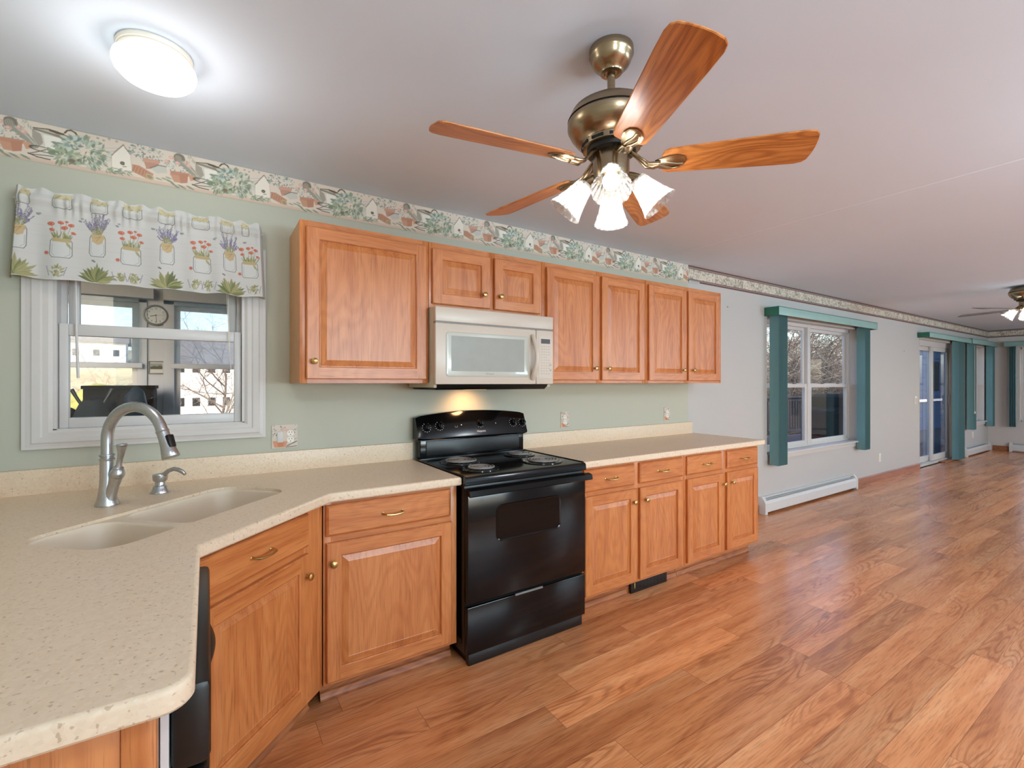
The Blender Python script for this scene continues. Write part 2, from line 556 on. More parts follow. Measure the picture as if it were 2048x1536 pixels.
class MB:
    def __init__(s):
        s.v, s.f, s.m, s.sm = [], [], [], []

    def add(s, v, f, mat=0, smooth=False):
        o = len(s.v)
        s.v += [tuple(p) for p in v]
        for i, q in enumerate(f):
            s.f.append(tuple(k + o for k in q))
            s.m.append(mat[i] if isinstance(mat, (list, tuple)) else mat)
            s.sm.append(smooth)
        return s

    def box(s, x0, x1, y0, y1, z0, z1, mat=0, bev=0.0):
        if x1 < x0: x0, x1 = x1, x0
        if y1 < y0: y0, y1 = y1, y0
        if z1 < z0: z0, z1 = z1, z0
        if not bev:
            v = [(x, y, z) for x in (x0, x1) for y in (y0, y1) for z in (z0, z1)]
            return s.add(v, [(0, 1, 3, 2), (4, 6, 7, 5), (0, 4, 5, 1), (2, 3, 7, 6), (0, 2, 6, 4), (1, 5, 7, 3)], mat)
        b = bmesh.new()
        bmesh.ops.create_cube(b, size=1, matrix=Matrix.Translation(((x0 + x1) / 2, (y0 + y1) / 2, (z0 + z1) / 2)) @ Matrix.Diagonal((x1 - x0, y1 - y0, z1 - z0, 1)))
        bmesh.ops.bevel(b, geom=b.edges[:], offset=min(bev, 0.49 * min(x1 - x0, y1 - y0, z1 - z0)), segments=2, profile=0.5, affect='EDGES')
        return s.bm(b, mat, True)

    def bm(s, b, mat=0, smooth=False):
        b.verts.index_update()
        s.add([v.co[:] for v in b.verts], [[v.index for v in f.verts] for f in b.faces], mat, smooth)
        b.free()
        return s

    def lathe(s, prof, c=(0, 0, 0), seg=32, mat=0, smooth=True, rib=None, d=(0, 0, 1)):
        """profile of (r, h) turned about an axis d through c"""
        q = Vector((0, 0, 1)).rotation_difference(Vector(d))
        v, f = [], []
        for j, (r, h) in enumerate(prof):
            for i in range(seg):
                a = 2 * PI * i / seg
                k = 1 + (rib[0] * math.cos(rib[1] * a) if rib else 0)
                p = q @ Vector((r * k * math.cos(a), r * k * math.sin(a), h)) + Vector(c)
                v.append(p[:])
        for j in range(len(prof) - 1):
            for i in range(seg):
                a, b = j * seg + i, j * seg + (i + 1) % seg
                f.append((a, b, b + seg, a + seg))
        if prof[0][0] > 1e-5: f.append(tuple(range(seg - 1, -1, -1)))
        if prof[-1][0] > 1e-5: f.append(tuple((len(prof) - 1) * seg + i for i in range(seg)))
        return s.add(v, f, mat, smooth)

    def shell(s, prof, c=(0, 0, 0), seg=32, mat=0, rib=None, d=(0, 0, 1)):
        n = len(s.f)
        s.lathe(prof, c, seg, mat, True, rib, d)
        for k in range(2):
            if len(s.f[-1]) == seg and seg > 4:
                s.f.pop(); s.m.pop(); s.sm.pop()
        return s

    def tube(s, pts, rad, seg=10, mat=0, caps=True, flat=1.0):
        pts = [Vector(p) for p in pts]
        n = len(pts)
        rads = rad if isinstance(rad, (list, tuple)) else [rad] * n
        t0 = (pts[1] - pts[0]).normalized()
        up = Vector((0, 0, 1)) if abs(t0.z) < 0.9 else Vector((1, 0, 0))
        u = t0.cross(up).normalized()
        v, f = [], []
        for i in range(n):
            t = ((pts[min(i + 1, n - 1)] - pts[i]).normalized() + (pts[i] - pts[max(i - 1, 0)]).normalized())
            t = t.normalized() if t.length > 1e-6 else t0
            u = (u - t * u.dot(t)).normalized()
            w = t.cross(u)
            for k in range(seg):
                a = 2 * PI * k / seg
                v.append((pts[i] + (u * math.cos(a) + w * math.sin(a) * flat) * rads[i])[:])
        for i in range(n - 1):
            for k in range(seg):
                a, b = i * seg + k, i * seg + (k + 1) % seg
                f.append((a, b, b + seg, a + seg))
        if caps:
            f.append(tuple(range(seg - 1, -1, -1)))
            f.append(tuple((n - 1) * seg + k for k in range(seg)))
        return s.add(v, f, mat, True)

    def prism(s, pts, axis, a, b, mat=0, smooth=False):
        """2-D outline extruded along axis from a to b (other two axes in order)"""
        def P(p, h):
            q = list(p)
            q.insert(axis, h)
            return tuple(q)
        n = len(pts)
        v = [P(p, a) for p in pts] + [P(p, b) for p in pts]
        f = [tuple(range(n - 1, -1, -1)), tuple(range(n, 2 * n))] + [(i, (i + 1) % n, n + (i + 1) % n, n + i) for i in range(n)]
        return s.add(v, f, mat, smooth)

    def loft(s, rings, mat=0, smooth=False, cap0=False, cap1=False):
        n = len(rings[0])
        v = [p for r in rings for p in r]
        f = []
        for j in range(len(rings) - 1):
            for i in range(n):
                a, b = j * n + i, j * n + (i + 1) % n
                f.append((a, b, b + n, a + n))
        if cap0: f.append(tuple(range(n - 1, -1, -1)))
        if cap1: f.append(tuple((len(rings) - 1) * n + i for i in range(n)))
        return s.add(v, f, mat, smooth)

    def xf(s, mtx, start=0):
        for i in range(start, len(s.v)):
            s.v[i] = (mtx @ Vector(s.v[i]))[:]
        return s

    def mesh(s, name, mats):
        me = bpy.data.meshes.new(name)
        me.from_pydata(s.v, [], s.f)
        for m in mats: me.materials.append(m)
        me.polygons.foreach_set('material_index', s.m)
        me.polygons.foreach_set('use_smooth', s.sm)
        me.update()
        b = bmesh.new()
        b.from_mesh(me)
        bmesh.ops.recalc_face_normals(b, faces=b.faces)
        b.to_mesh(me)
        b.free()
        if any(s.sm):
            me.set_sharp_from_angle(angle=R_(38))
        return me

    def build(s, name, mats, parent=None, label=None):
        if not isinstance(mats, (list, tuple)): mats = [mats]
        o = bpy.data.objects.new(name, s.mesh(name, mats))
        col.objects.link(o)
        if parent: o.parent = parent
        if label: o['label'] = label
        return o


def tag(o, label, cat, group=None, kind=None):
    if label: o['label'] = label
    if cat: o['category'] = cat
    if group: o['group'] = group
    if kind: o['kind'] = kind
    return o


def thing(name, label, cat, loc=(0, 0, 0), rz=0, group=None):
    o = bpy.data.objects.new(name, None)
    o.empty_display_size = 0.05
    o.location = loc
    o.rotation_euler = (0, 0, rz)
    col.objects.link(o)
    return tag(o, label, cat, group)


def struct(name, mb, mats, parent=None):
    o = mb.build(name, mats, parent)
    if not parent: o['kind'] = 'structure'
    return o


def structroot(name, loc=(0, 0, 0)):
    o = bpy.data.objects.new(name, None)
    o.location = loc
    col.objects.link(o)
    o['kind'] = 'structure'
    return o


def dup(root, loc, rz=None, label=None, group=None):
    r = root.copy()
    col.objects.link(r)
    r.location = loc
    if rz is not None: r.rotation_euler = (0, 0, rz)
    if label: r['label'] = label
    if group: r['group'] = group
    for ch in list(root.children):
        c = ch.copy()
        col.objects.link(c)
        c.parent = r
        for g in list(ch.children):
            d = g.copy()
            col.objects.link(d)
            d.parent = c
    return r


def text_mb(txt, size, mtx):
    cu = bpy.data.curves.new('text', 'FONT')
    cu.body = txt
    cu.size = size
    cu.align_x = 'CENTER'
    cu.align_y = 'CENTER'
    ob = bpy.data.objects.new('text', cu)
    me = bpy.data.meshes.new_from_object(ob)
    mb = MB()
    mb.add([(mtx @ v.co)[:] for v in me.vertices], [tuple(p.vertices) for p in me.polygons])
    bpy.data.objects.remove(ob)
    bpy.data.curves.remove(cu)
    bpy.data.meshes.remove(me)
    return mb


def rrect(x0, x1, z0, z1, r, n=5):
    p = []
    for cx, cz, a0 in ((x1 - r, z1 - r, 0), (x0 + r, z1 - r, 90), (x0 + r, z0 + r, 180), (x1 - r, z0 + r, 270)):
        for i in range(n + 1):
            a = R_(a0 + 90 * i / n)
            p.append((cx + r * math.cos(a), cz + r * math.sin(a)))
    return p

# ------------------------------------------------------------------ painter for printed surfaces


def faded(a, sat, wash, to):
    """printed inks: a little less saturated and washed towards the paper colour"""
    g = (a @ np.array([.3, .6, .1]))[..., None]
    a = g + (a - g) * sat
    return a * (1 - wash) + np.array(lin(to)) * wash


class Paint:
    def __init__(s, w, h, res, bgc):
        s.res, s.w, s.h = res, int(round(w * res)), int(round(h * res))
        s.a = np.empty((s.h, s.w, 3))
        s.a[:] = lin(bgc)
        s.wrap = None

    def _box(s, x0, x1, y0, y1):
        i0, i1 = max(0, int(x0 * s.res) - 1), min(s.w, int(x1 * s.res) + 2)
        j0, j1 = max(0, int(y0 * s.res) - 1), min(s.h, int(y1 * s.res) + 2)
        if i1 <= i0 or j1 <= j0: return None
        X, Y = np.meshgrid((np.arange(i0, i1) + 0.5) / s.res, (np.arange(j0, j1) + 0.5) / s.res)
        return i0, i1, j0, j1, X, Y

    def _put(s, bx, mask, c, al):
        i0, i1, j0, j1 = bx[:4]
        k = (np.clip(mask, 0, 1) * al)[..., None]
        s.a[j0:j1, i0:i1] = s.a[j0:j1, i0:i1] * (1 - k) + np.array(lin(c)) * k

    def _offs(s):
        return (0,) if not s.wrap else (-s.wrap, 0, s.wrap)

    def poly(s, pts, c, al=1.0):
        for o in s._offs():
            P = [(x + o, y) for x, y in pts]
            xs, ys = [p[0] for p in P], [p[1] for p in P]
            b = s._box(min(xs), max(xs), min(ys), max(ys))
            if b is None: continue
            acc = 0
            q = 0.25 / s.res
            for dx in (-q, q):
                for dy in (-q, q):
                    X, Y = b[4] + dx, b[5] + dy
                    ins = np.zeros(X.shape, bool)
                    for k in range(len(P)):
                        (xa, ya), (xb, yb) = P[k], P[k - 1]
                        if ya == yb: continue
                        ins ^= ((ya > Y) != (yb > Y)) & (X < (xb - xa) * (Y - ya) / (yb - ya) + xa)
                    acc = acc + ins * 0.25
            s._put(b, acc, c, al)

    def ell(s, cx, cy, rx, ry, c, al=1.0, rot=0.0, ring=0):
        for o in s._offs():
            R = max(rx, ry) + ring
            b = s._box(cx + o - R, cx + o + R, cy - R, cy + R)
            if b is None: continue
            X, Y = b[4] - cx - o, b[5] - cy
            u, v = X * math.cos(rot) + Y * math.sin(rot), -X * math.sin(rot) + Y * math.cos(rot)
            d = (np.sqrt((u / rx) ** 2 + (v / ry) ** 2) - 1) * min(rx, ry)
            m = (ring / 2 - np.abs(d)) * s.res + 0.5 if ring else 0.5 - d * s.res
            s._put(b, m, c, al)

    def line(s, pts, w, c, al=1.0):
        for o in s._offs():
            for (xa, ya), (xb, yb) in zip(pts[:-1], pts[1:]):
                xa, xb = xa + o, xb + o
                b = s._box(min(xa, xb) - w, max(xa, xb) + w, min(ya, yb) - w, max(ya, yb) + w)
                if b is None: continue
                X, Y = b[4] - xa, b[5] - ya
                L2 = (xb - xa) ** 2 + (yb - ya) ** 2 + 1e-12
                t = np.clip((X * (xb - xa) + Y * (yb - ya)) / L2, 0, 1)
                d = np.hypot(X - t * (xb - xa), Y - t * (yb - ya))
                s._put(b, (w / 2 - d) * s.res + 0.5, c, al)
            xa = xb = 0

    def leaf(s, x, y, ang, L, w, c, al=1.0):
        ca, sa = math.cos(ang), math.sin(ang)
        P = []
        for t in (0, 0.2, 0.45, 0.75, 1, 0.75, 0.45, 0.2):
            k = {0: 0, 0.2: 0.7, 0.45: 1, 0.75: 0.65, 1: 0}[t]
            sg = 1 if len(P) < 4 else -1
            P.append((x + ca * L * t - sa * w * k * sg / 2, y + sa * L * t + ca * w * k * sg / 2))
        s.poly(P, c, al)

    def bush(s, x, y, rx, ry, n, L, w, cols, rnd, out=None):
        for i in range(n):
            a = rnd.uniform(0, 2 * PI)
            k = rnd.random() ** 0.5
            px, py = x + rx * k * math.cos(a), y + ry * k * math.sin(a)
            s.leaf(px, py, a + rnd.uniform(-0.9, 0.9) if out is None else out + rnd.uniform(-1.1, 1.1), L * rnd.uniform(0.6, 1.2), w * rnd.uniform(0.7, 1.2), rnd.choice(cols), 0.9)


def painted_grid(name, img, posfn, mat, parent=None, flip=False):
    """a dense grid whose points carry the printed colours"""
    h, w = img.shape[:2]
    S, T = np.meshgrid((np.arange(w)) / (w - 1), (np.arange(h)) / (h - 1))
    P = posfn(S, T).reshape(-1, 3)
    idx = np.arange(w * h).reshape(h, w)
    F = np.stack([idx[:-1, :-1], idx[:-1, 1:], idx[1:, 1:], idx[1:, :-1]], -1).reshape(-1, 4)
    if not flip: F = F[:, ::-1]
    me = bpy.data.meshes.new(name)
    me.vertices.add(len(P))
    me.vertices.foreach_set('co', P.astype(np.float32).ravel())
    me.loops.add(F.size)
    me.loops.foreach_set('vertex_index', F.astype(np.int32).ravel())
    me.polygons.add(len(F))
    me.polygons.foreach_set('loop_start', np.arange(0, F.size, 4, dtype=np.int32))
    me.update()
    me.validate()
    at = me.attributes.new('tint', 'FLOAT_COLOR', 'POINT')
    C = np.ones((w * h, 4), np.float32)
    C[:, :3] = img.reshape(-1, 3)
    at.data.foreach_set('color', C.ravel())
    me.polygons.foreach_set('use_smooth', np.ones(len(F), bool))
    me.materials.append(mat)
    o = bpy.data.objects.new(name, me)
    col.objects.link(o)
    if parent: o.parent = parent
    return o

# ------------------------------------------------------------------ the room
T = 0.15
OPEN = [(-0.537, 0.157, 1.165, 1.95), (4.98, 7.21, 0.60, 2.085), (9.50, 11.45, 0.0, 2.085), (12.08, 13.15, 0.60, 2.085)]


def wall_x(mb, x0, x1, y0, y1, z1, opens):
    """wall running along x with openings (x0,x1,z0,z1)"""
    x = x0
    for a, b, za, zb in sorted(opens):
        mb.box(x, a, y0, y1, 0, z1)
        if za > 0: mb.box(a, b, y0, y1, 0, za)
        mb.box(a, b, y0, y1, zb, z1)
        x = b
    mb.box(x, x1, y0, y1, 0, z1)
    return mb


struct('floor', MB().box(XL, XR, YF, W, -0.05, 0), M['floor'])
b = MB().box(XL - T, XR + T, YF - T, W + T, CEIL, CEIL + 0.12)
# the living-room ceiling board hangs a little lower than the kitchen's
b.prism([(3.27, CEIL), (3.277, CEIL - LOW), (XR, CEIL - LOW), (XR, CEIL)], 1, YF, W)
struct('ceiling', b, M['ceil'])
struct('wall_back', wall_x(MB(), XL - T, XR + T, W, W + T, CEIL, OPEN), M['wall'])
struct('wall_left', MB().box(XL - T, XL, YF - T, W, 0, CEIL), M['wall'])
FO = [(1.0, 3.6, 0.7, 2.1), (7.2, 9.8, 0.7, 2.1)]
struct('wall_front', wall_x(MB(), XL - T, XR + T, YF - T, YF, CEIL, FO), M['white'])
W4 = (-0.75, 2.245, 0.60, 2.085)
wr = wall_x(MB(), YF, W, 0, T, CEIL, [W4])
wr.v = [(XR + b, a, c) for a, b, c in wr.v]
struct('wall_right', wr, M['white'])


def mould(mb, x0, x1, y, h, d=0.013):
    mb.prism([(y, 0), (y - d, 0), (y - d, h * 0.86), (y - d * 0.55, h * 0.95), (y - d * 0.3, h), (y, h)], 0, x0, x1)


b = MB()
mould(b, 3.72, 4.82, W, 0.098)
mould(b, 7.06, 9.50, W, 0.098)
struct('baseboard_back', b, M['base_wood'])
b = MB()
b.box(XR - 0.013, XR, 2.375, W - 0.07, 0, 0.10)
struct('baseboard_right', b, M['base_wood'])

# wallpaper border with garden motifs, printed on one strip under the ceiling
PER, BH = 0.5535, 0.164
rnd = random.Random(3)
p = Paint(PER, BH, 560, (222, 205, 186))
p.wrap = PER


def along(X):
    """distance along the wall of a motif measured on the photograph's first repeat"""
    k = (X / 6.206 - 1024) / 933.7
    c, q = math.cos(R_(33.16)), math.sin(R_(33.16))
    return W * (q + c * k) / (c - q * k)


def bt(X, Y):
    top, bot = 40 + 0.2124 * X, 600 + 0.171 * X
    return (along(X) - along(1535) + PER * 0.885, (Y - top) / (bot - top) * BH)


def bp_(pts): return [bt(*q) for q in pts]


p.poly([(-1, BH * .93), (2, BH * .93), (2, BH), (-1, BH)], (214, 182, 158))
p.poly([(-1, 0), (2, 0), (2, BH * .012), (-1, BH * .012)], (160, 148, 136))
p.line([(-1, BH * .90), (2, BH * .925)], 0.002, (206, 178, 150), .7)
SAGE = [(126, 146, 124), (150, 168, 146), (176, 190, 168), (112, 134, 112), (196, 204, 184), (140, 150, 112)]
BLUE = [(128, 156, 152), (158, 180, 172), (104, 128, 128), (190, 202, 190)]
# left pot cluster
x, y = bt(130, 290); p.bush(x, y, .05, .028, 90, .012, .005, BLUE + [(214, 214, 200)], rnd)
x, y = bt(150, 160); p.ell(x, y, .022, .024, (126, 120, 106)); p.ell(x - .004, y + .002, .014, .016, (170, 160, 140), .8)
for k in range(7): p.line([(x - .02 + k * .006, y - .02), (x - .012 + k * .006, y + .022)], .0015, (90, 86, 76), .7)
p.line(bp_([(200, 230), (330, 330), (450, 455)]), .026, (152, 150, 134))
p.line(bp_([(210, 215), (340, 320), (455, 440)]), .006, (186, 184, 166))
p.poly(bp_([(0, 345), (330, 395), (330, 440), (0, 420)]), (196, 130, 96))
p.poly(bp_([(0, 400), (160, 430), (170, 540), (60, 520)]), (204, 142, 106))
p.poly(bp_([(150, 400), (300, 410), (290, 540), (170, 545)]), (190, 122, 88))
p.poly(bp_([(300, 410), (405, 420), (400, 500), (340, 510)]), (208, 148, 110))
for q in ((20, 140), (125, 228), (268, 220), (315, 278), (-60, 200)):
    x, y = bt(*q); p.ell(x, y, .010, .008, (222, 164, 146), .9); p.ell(x - .002, y - .001, .005, .004, (236, 192, 174), .8)
for i in range(16):
    x, y = bt(rnd.uniform(250, 420), rnd.uniform(150, 260)); p.leaf(x, y, rnd.uniform(-2.2, -.8), .018, .003, rnd.choice(SAGE), .7)
for q in ((-100, 470), (-20, 500), (40, 560), (120, 560), (260, 575)):
    x, y = bt(*q); p.leaf(x, y, .5 + rnd.uniform(-.3, .3), .04, .009, (128, 144, 118))
# white metal pail
p.poly(bp_([(418, 225), (560, 250), (868, 330), (868, 390), (820, 600), (700, 660), (560, 600), (500, 480), (420, 350)]), (214, 206, 190))
p.poly(bp_([(560, 310), (800, 360), (760, 600), (600, 570)]), (236, 232, 220), .9)
p.poly(bp_([(418, 235), (520, 300), (560, 420), (500, 470), (420, 345)]), (146, 136, 120), .8)
p.poly(bp_([(430, 218), (620, 240), (868, 330), (860, 385), (640, 310), (430, 245)]), (132, 122, 104))
p.poly(bp_([(450, 225), (620, 248), (840, 325), (700, 300)]), (190, 180, 160))
p.line(bp_([(430, 218), (620, 235), (740, 270), (860, 330)]), .003, (66, 56, 46))
p.line(bp_([(640, 250), (730, 285), (800, 300)]), .008, (84, 66, 42))
p.line(bp_([(820, 280), (850, 250), (900, 245), (950, 275), (985, 330)]), .006, (78, 72, 54))
x, y = bt(985, 350); p.ell(x, y, .012, .014, (164, 168, 120))
# scissors
x, y = bt(545, 508); p.ell(x, y, .036, .0095, (74, 64, 54), 1, .06, .003)
p.line(bp_([(640, 500), (470, 545), (370, 570)]), .003, (62, 54, 46))
p.line(bp_([(365, 560), (480, 610), (640, 645)]), .004, (60, 50, 42))
p.line(bp_([(400, 575), (520, 585), (680, 600)]), .003, (70, 62, 52))
p.poly(bp_([(1270, 440), (1545, 418), (1400, 560), (1400, 760), (1260, 720)]), (220, 206, 190))
for k in range(5): p.line(bp_([(1300 + k * 8, 470 + 48 * k), (1490 - k * 24, 470 + 34 * k)]), .0014, (168, 148, 130), .8)
# big foliage
x, y = bt(1060, 520); p.bush(x, y, .085, .052, 190, .03, .011, SAGE, rnd)
x, y = bt(930, 420); p.bush(x, y, .02, .022, 26, .022, .010, BLUE, rnd)
x, y = bt(830, 600); p.bush(x, y, .04, .018, 44, .03, .011, [(140, 158, 124), (160, 174, 140), (112, 132, 100)], rnd)
x, y = bt(1090, 590); p.bush(x, y, .03, .02, 26, .02, .004, [(206, 198, 168), (220, 214, 190), (104, 92, 70)], rnd)
x, y = bt(910, 650); p.ell(x, y, .01, .008, (120, 100, 76))
for q in ((1230, 340), (1305, 370), (1465, 380), (1370, 350), (1120, 330)):
    x, y = bt(*q); p.ell(x, y, .005, .0045, (158, 152, 138), .8)
# birdhouse
p.poly(bp_([(1400, 560), (1545, 420), (1635, 545), (1652, 765), (1400, 768)]), (235, 226, 210))
p.line(bp_([(1400, 565), (1545, 422), (1635, 548)]), .0045, (150, 134, 118))
p.line(bp_([(1400, 565), (1402, 768), (1652, 766), (1635, 548)]), .0013, (176, 164, 148))
x, y = bt(1535, 668); p.ell(x, y, .0085, .0082, (84, 76, 56)); p.ell(x - .001, y + .001, .005, .005, (120, 110, 80))
p.line(bp_([(1540, 712), (1585, 712)]), .003, (110, 96, 78))
x, y = bt(1480, 778); p.bush(x, y, .045, .010, 34, .02, .006, [(112, 136, 112), (134, 152, 128), (150, 164, 120)], rnd, .25)
# potted herb and tipped pots
x, y = bt(1830, 520); p.bush(x, y, .062, .032, 150, .011, .0045, BLUE + [(84, 108, 106)], rnd)
p.poly(bp_([(1785, 585), (2005, 625), (2000, 660), (1790, 640)]), (206, 150, 122))
p.poly(bp_([(1800, 640), (1990, 660), (1960, 730), (1830, 735)]), (196, 136, 108))
p.poly(bp_([(1655, 675), (1740, 690), (1920, 800), (1890, 868), (1830, 860), (1655, 770)]), (196, 134, 96))
for k in range(6): p.line(bp_([(1690 + k * 36, 695 + 18 * k), (1660 + k * 40, 770 + 16 * k)]), .0022, (158, 100, 68), .9)
x, y = bt(1872, 838); p.ell(x, y, .016, .012, (190, 166, 120), 1, .6); p.ell(x, y, .010, .007, (150, 130, 90), .8, .6)
p.poly(bp_([(1880, 720), (1980, 680), (2080, 700), (2090, 780), (1960, 790)]), (198, 196, 184))
p.line(bp_([(1880, 720), (1980, 682), (2080, 700)]), .004, (112, 108, 98))
for q in ((1935, 845), (2010, 845), (2060, 830)):
    x, y = bt(*q); p.leaf(x, y, .2, .03, .008, (156, 162, 128))
BX0, BX1 = XL, 3.663
bz1 = CEIL - 0.002
xs = np.arange(BX0, BX1, 1 / 560 * 1.05)
hole = -0.314 - PER * 0.885
tile = faded(p.a, .80, .08, (214, 200, 182)) * .97
ci = (((xs - hole) / PER) % 1.0 * tile.shape[1]).astype(int) % tile.shape[1]
strip = tile[:, ci]
o = painted_grid('trim_1', strip, lambda S, Tt: np.stack([BX0 + (BX1 - BX0) * S, np.full_like(S, W - 0.0015), bz1 - BH * Tt], -1), M['printed'])
tag(o, None, None, None, 'structure')
b = MB().box(0, XR - 0.002 - BX1, -0.0016, 0, 0, 0.148)
o = struct('trim_2', b, M['floral'])
o.location = (BX1, W, CEIL - LOW - 0.148)
b = MB().box(-0.0016, 0, YF, W - 0.002, 0, 0.148)
o = struct('trim_3', b, M['floral'])
o.location = (XR, 0, CEIL - LOW - 0.148)

# ------------------------------------------------------------------ windows
GL = M['glass']


def sash(mb, x0, x1, z0, z1, y0, y1, st=0.035, top=0.035, bot=0.045):
    mb.box(x0, x0 + st, y0, y1, z0, z1, 0, .003).box(x1 - st, x1, y0, y1, z0, z1, 0, .003)
    mb.box(x0 + st, x1 - st, y0, y1, z1 - top, z1, 0, .003).box(x0 + st, x1 - st, y0, y1, z0, z0 + bot, 0, .003)


def pane(parent, x0, x1, z0, z1, y):
    return MB().box(x0, x1, y - .002, y + .002, z0, z1).build('pane', GL, parent)


# window_1 over the sink, single hung, wide moulded casing
w1 = structroot('window_1')
x0, x1, z0, z1 = OPEN[0]
b = MB()
cw = 0.092


def casing(mb, x0, x1, z0, z1, y, low=1.0):
    prof = [(0, 0), (0, 0.010), (0.012, 0.016), (0.030, 0.016), (0.036, 0.020), (0.060, 0.021), (0.066, 0.018), (0.080, 0.016), (0.092, 0.016), (0.092, 0)]
    rings = []
    for (sx, sz) in ((0, 0), (1, 0), (1, 1), (0, 1)):
        rings.append([((x0 - d if sx == 0 else x1 + d), y - t, (z0 - d * low if sz == 0 else z1 + d)) for d, t in prof])
    rings.append(rings[0])
    mb.loft(rings, 0)


casing(b, x0, x1, z0 + .008, z1, W, .83)
b.build('casing', M['white'], w1)
b = MB()
for a in ((x0, x0 + .012), (x1 - .012, x1)): b.box(a[0], a[1], W - .008, W + T, z0, z1)
b.box(x0, x1, W - .008, W + T, z0, z0 + .012).box(x0, x1, W - .008, W + T, z1 - .012, z1)
for a in ((x0 + .012, x0 + .03), (x1 - .03, x1 - .012)): b.box(a[0], a[1], W + .066, W + .085, z0 + .012, z1)
b.build('window_frame', M['vinyl'], w1)
b = MB()
sash(b, x0 + .014, x1 - .014, z0 + .012, 1.622, W + .015, W + .052, .030, .05, .043)
b.build('lower_sash', M['vinyl'], w1)
pane(w1, x0 + .04, x1 - .04, z0 + .05, 1.58, W + .035)
b = MB()
sash(b, x0 + .03, x1 - .03, 1.585, z1 - .014, W + .09, W + .125, .036, .04, .04)
b.build('upper_sash', M['vinyl'], w1)
pane(w1, x0 + .06, x1 - .06, 1.62, z1 - .05, W + .11)


def double_unit(name, x0, x1, z0, z1, n=2, sill=True):
    w = structroot(name)
    y = W + .085
    b = MB()
    for a in ((x0, x0 + .03), (x1 - .03, x1)): b.box(a[0], a[1], y, W + T, z0, z1, 0, .004)
    b.box(x0, x1, y, W + T, z0, z0 + .03).box(x0, x1, y, W + T, z1 - .05, z1)
    pw = (x1 - x0) / n
    for k in range(1, n): b.box(x0 + pw * k - .035, x0 + pw * k + .035, y - .005, W + T, z0, z1, 0, .005)
    b.build('window_frame', M['vinyl'], w)
    zm = 1.335
    for k in range(n):
        a, c = x0 + pw * k + .03, x0 + pw * (k + 1) - .03
        b = MB(); sash(b, a, c, z0 + .025, zm + .025, y + .005, y + .03, .05, .045, .055); b.build('lower_sash', M['vinyl'], w)
        pane(w, a + .05, c - .05, z0 + .07, zm - .01, y + .018)
        b = MB(); sash(b, a, c, zm - .02, z1 - .04, y + .035, y + .06, .045, .05, .05); b.build('upper_sash', M['vinyl'], w)
        pane(w, a + .04, c - .04, zm + .02, z1 - .08, y + .048)
        for q in (.3, .7):
            MB().box(a + (c - a) * q - .03, a + (c - a) * q + .03, y - .012, y + .012, zm + .022, zm + .034, 0, .004).build('latch', M['grey'], w)
    b = MB()
    for a in ((x0 - .002, x0 + .012), (x1 - .012, x1 + .002)): b.box(a[0], a[1], W - .002, y, z0, z1)
    b.box(x0, x1, W - .002, y, z1 - .012, z1 + .002)
    b.build('jamb', M['white'], w)
    if sill:
        b = MB().box(x0 + .12, x1 + .07, W - .05, y, z0 - .008, z0 + .014, 0, .006)
        b.box(x0 + .12, x1 + .05, W - .02, W, z0 - .06, z0 - .008, 0, .004)
        b.build('window_sill', M['white'], w)
    return w


double_unit('window_2', *OPEN[1])
double_unit('window_3', *OPEN[3], n=1)
w4 = double_unit('window_4', -0.75, 2.245, 0.60, 2.085)
w4.rotation_euler = (0, 0, R_(-90))
w4.location = (XR - W, 1.495, 0)
# front-wall windows (behind the camera, seen only as reflections)
for k, (a, c, za, zb) in enumerate(FO):
    w = structroot('window_%d' % (5 + k))
    b = MB()
    for q in (a, (a + c) / 2, c): b.box(q - .04, q + .04, YF - .1, YF - .04, za, zb)
    b.box(a, c, YF - .1, YF - .04, za, za + .06).box(a, c, YF - .1, YF - .04, zb - .06, zb).box(a, c, YF - .1, YF - .05, 1.36, 1.42)
    b.build('window_frame', M['vinyl'], w)
    b = MB()
    casing(b, a, c, za, zb, 0)
    b.v = [(x, YF - y, z) for x, y, z in b.v]
    b.build('casing', M['white'], w)

# sliding patio door
d1 = structroot('door_1')
x0, x1, z0, z1 = OPEN[2]
y = W + .06
b = MB()
for a in ((x0, x0 + .05), (x1 - .24, x1 - .19), (x1 - .05, x1)): b.box(a[0], a[1], y, W + T, 0, z1, 0, .004)
b.box(x0, x1, y, W + T, z1 - .1, z1).box(x0, x1, y - .02, W + T, 0, .035)
b.build('door_frame', M['vinyl'], d1)
MB().box(x1 - .19, x1 - .05, y + .02, W + T, .035, z1 - .1).build('side_panel', M['white'], d1)
xm = 10.40
b = MB(); sash(b, xm - .06, x1 - .24, .04, z1 - .1, y + .01, y + .045, .085, .07, .10); b.build('sliding_panel', M['vinyl'], d1)
MB().box(xm + .02, x1 - .32, y + .026, y + .03, .14, z1 - .17).build('pane', M['screen'], d1)
MB().box(x1 - .30, x1 - .275, y - .03, y + .01, .98, 1.15, 0, .006).build('door_handle', M['white'], d1)
b = MB(); sash(b, x0 + .05, xm + .06, .04, z1 - .1, y + .05, y + .085, .08, .07, .09); b.build('fixed_panel', M['vinyl'], d1)
pane(d1, x0 + .13, xm - .02, .13, z1 - .17, y + .068)
b = MB()
for a in ((x0 - .002, x0 + .012), (x1 - .012, x1 + .002)): b.box(a[0], a[1], W - .004, y, 0, z1)
b.box(x0, x1, W - .004, y, z1 - .012, z1 + .002)
b.build('jamb', M['white'], d1)
t = MB().box(10.55, 11.30, W - .055, W + .035, 0.001, .022, 0, .006).build('threshold_strip', M['base_wood'])
tag(t, 'loose wooden threshold strip on the floor along the sliding patio door', 'threshold')

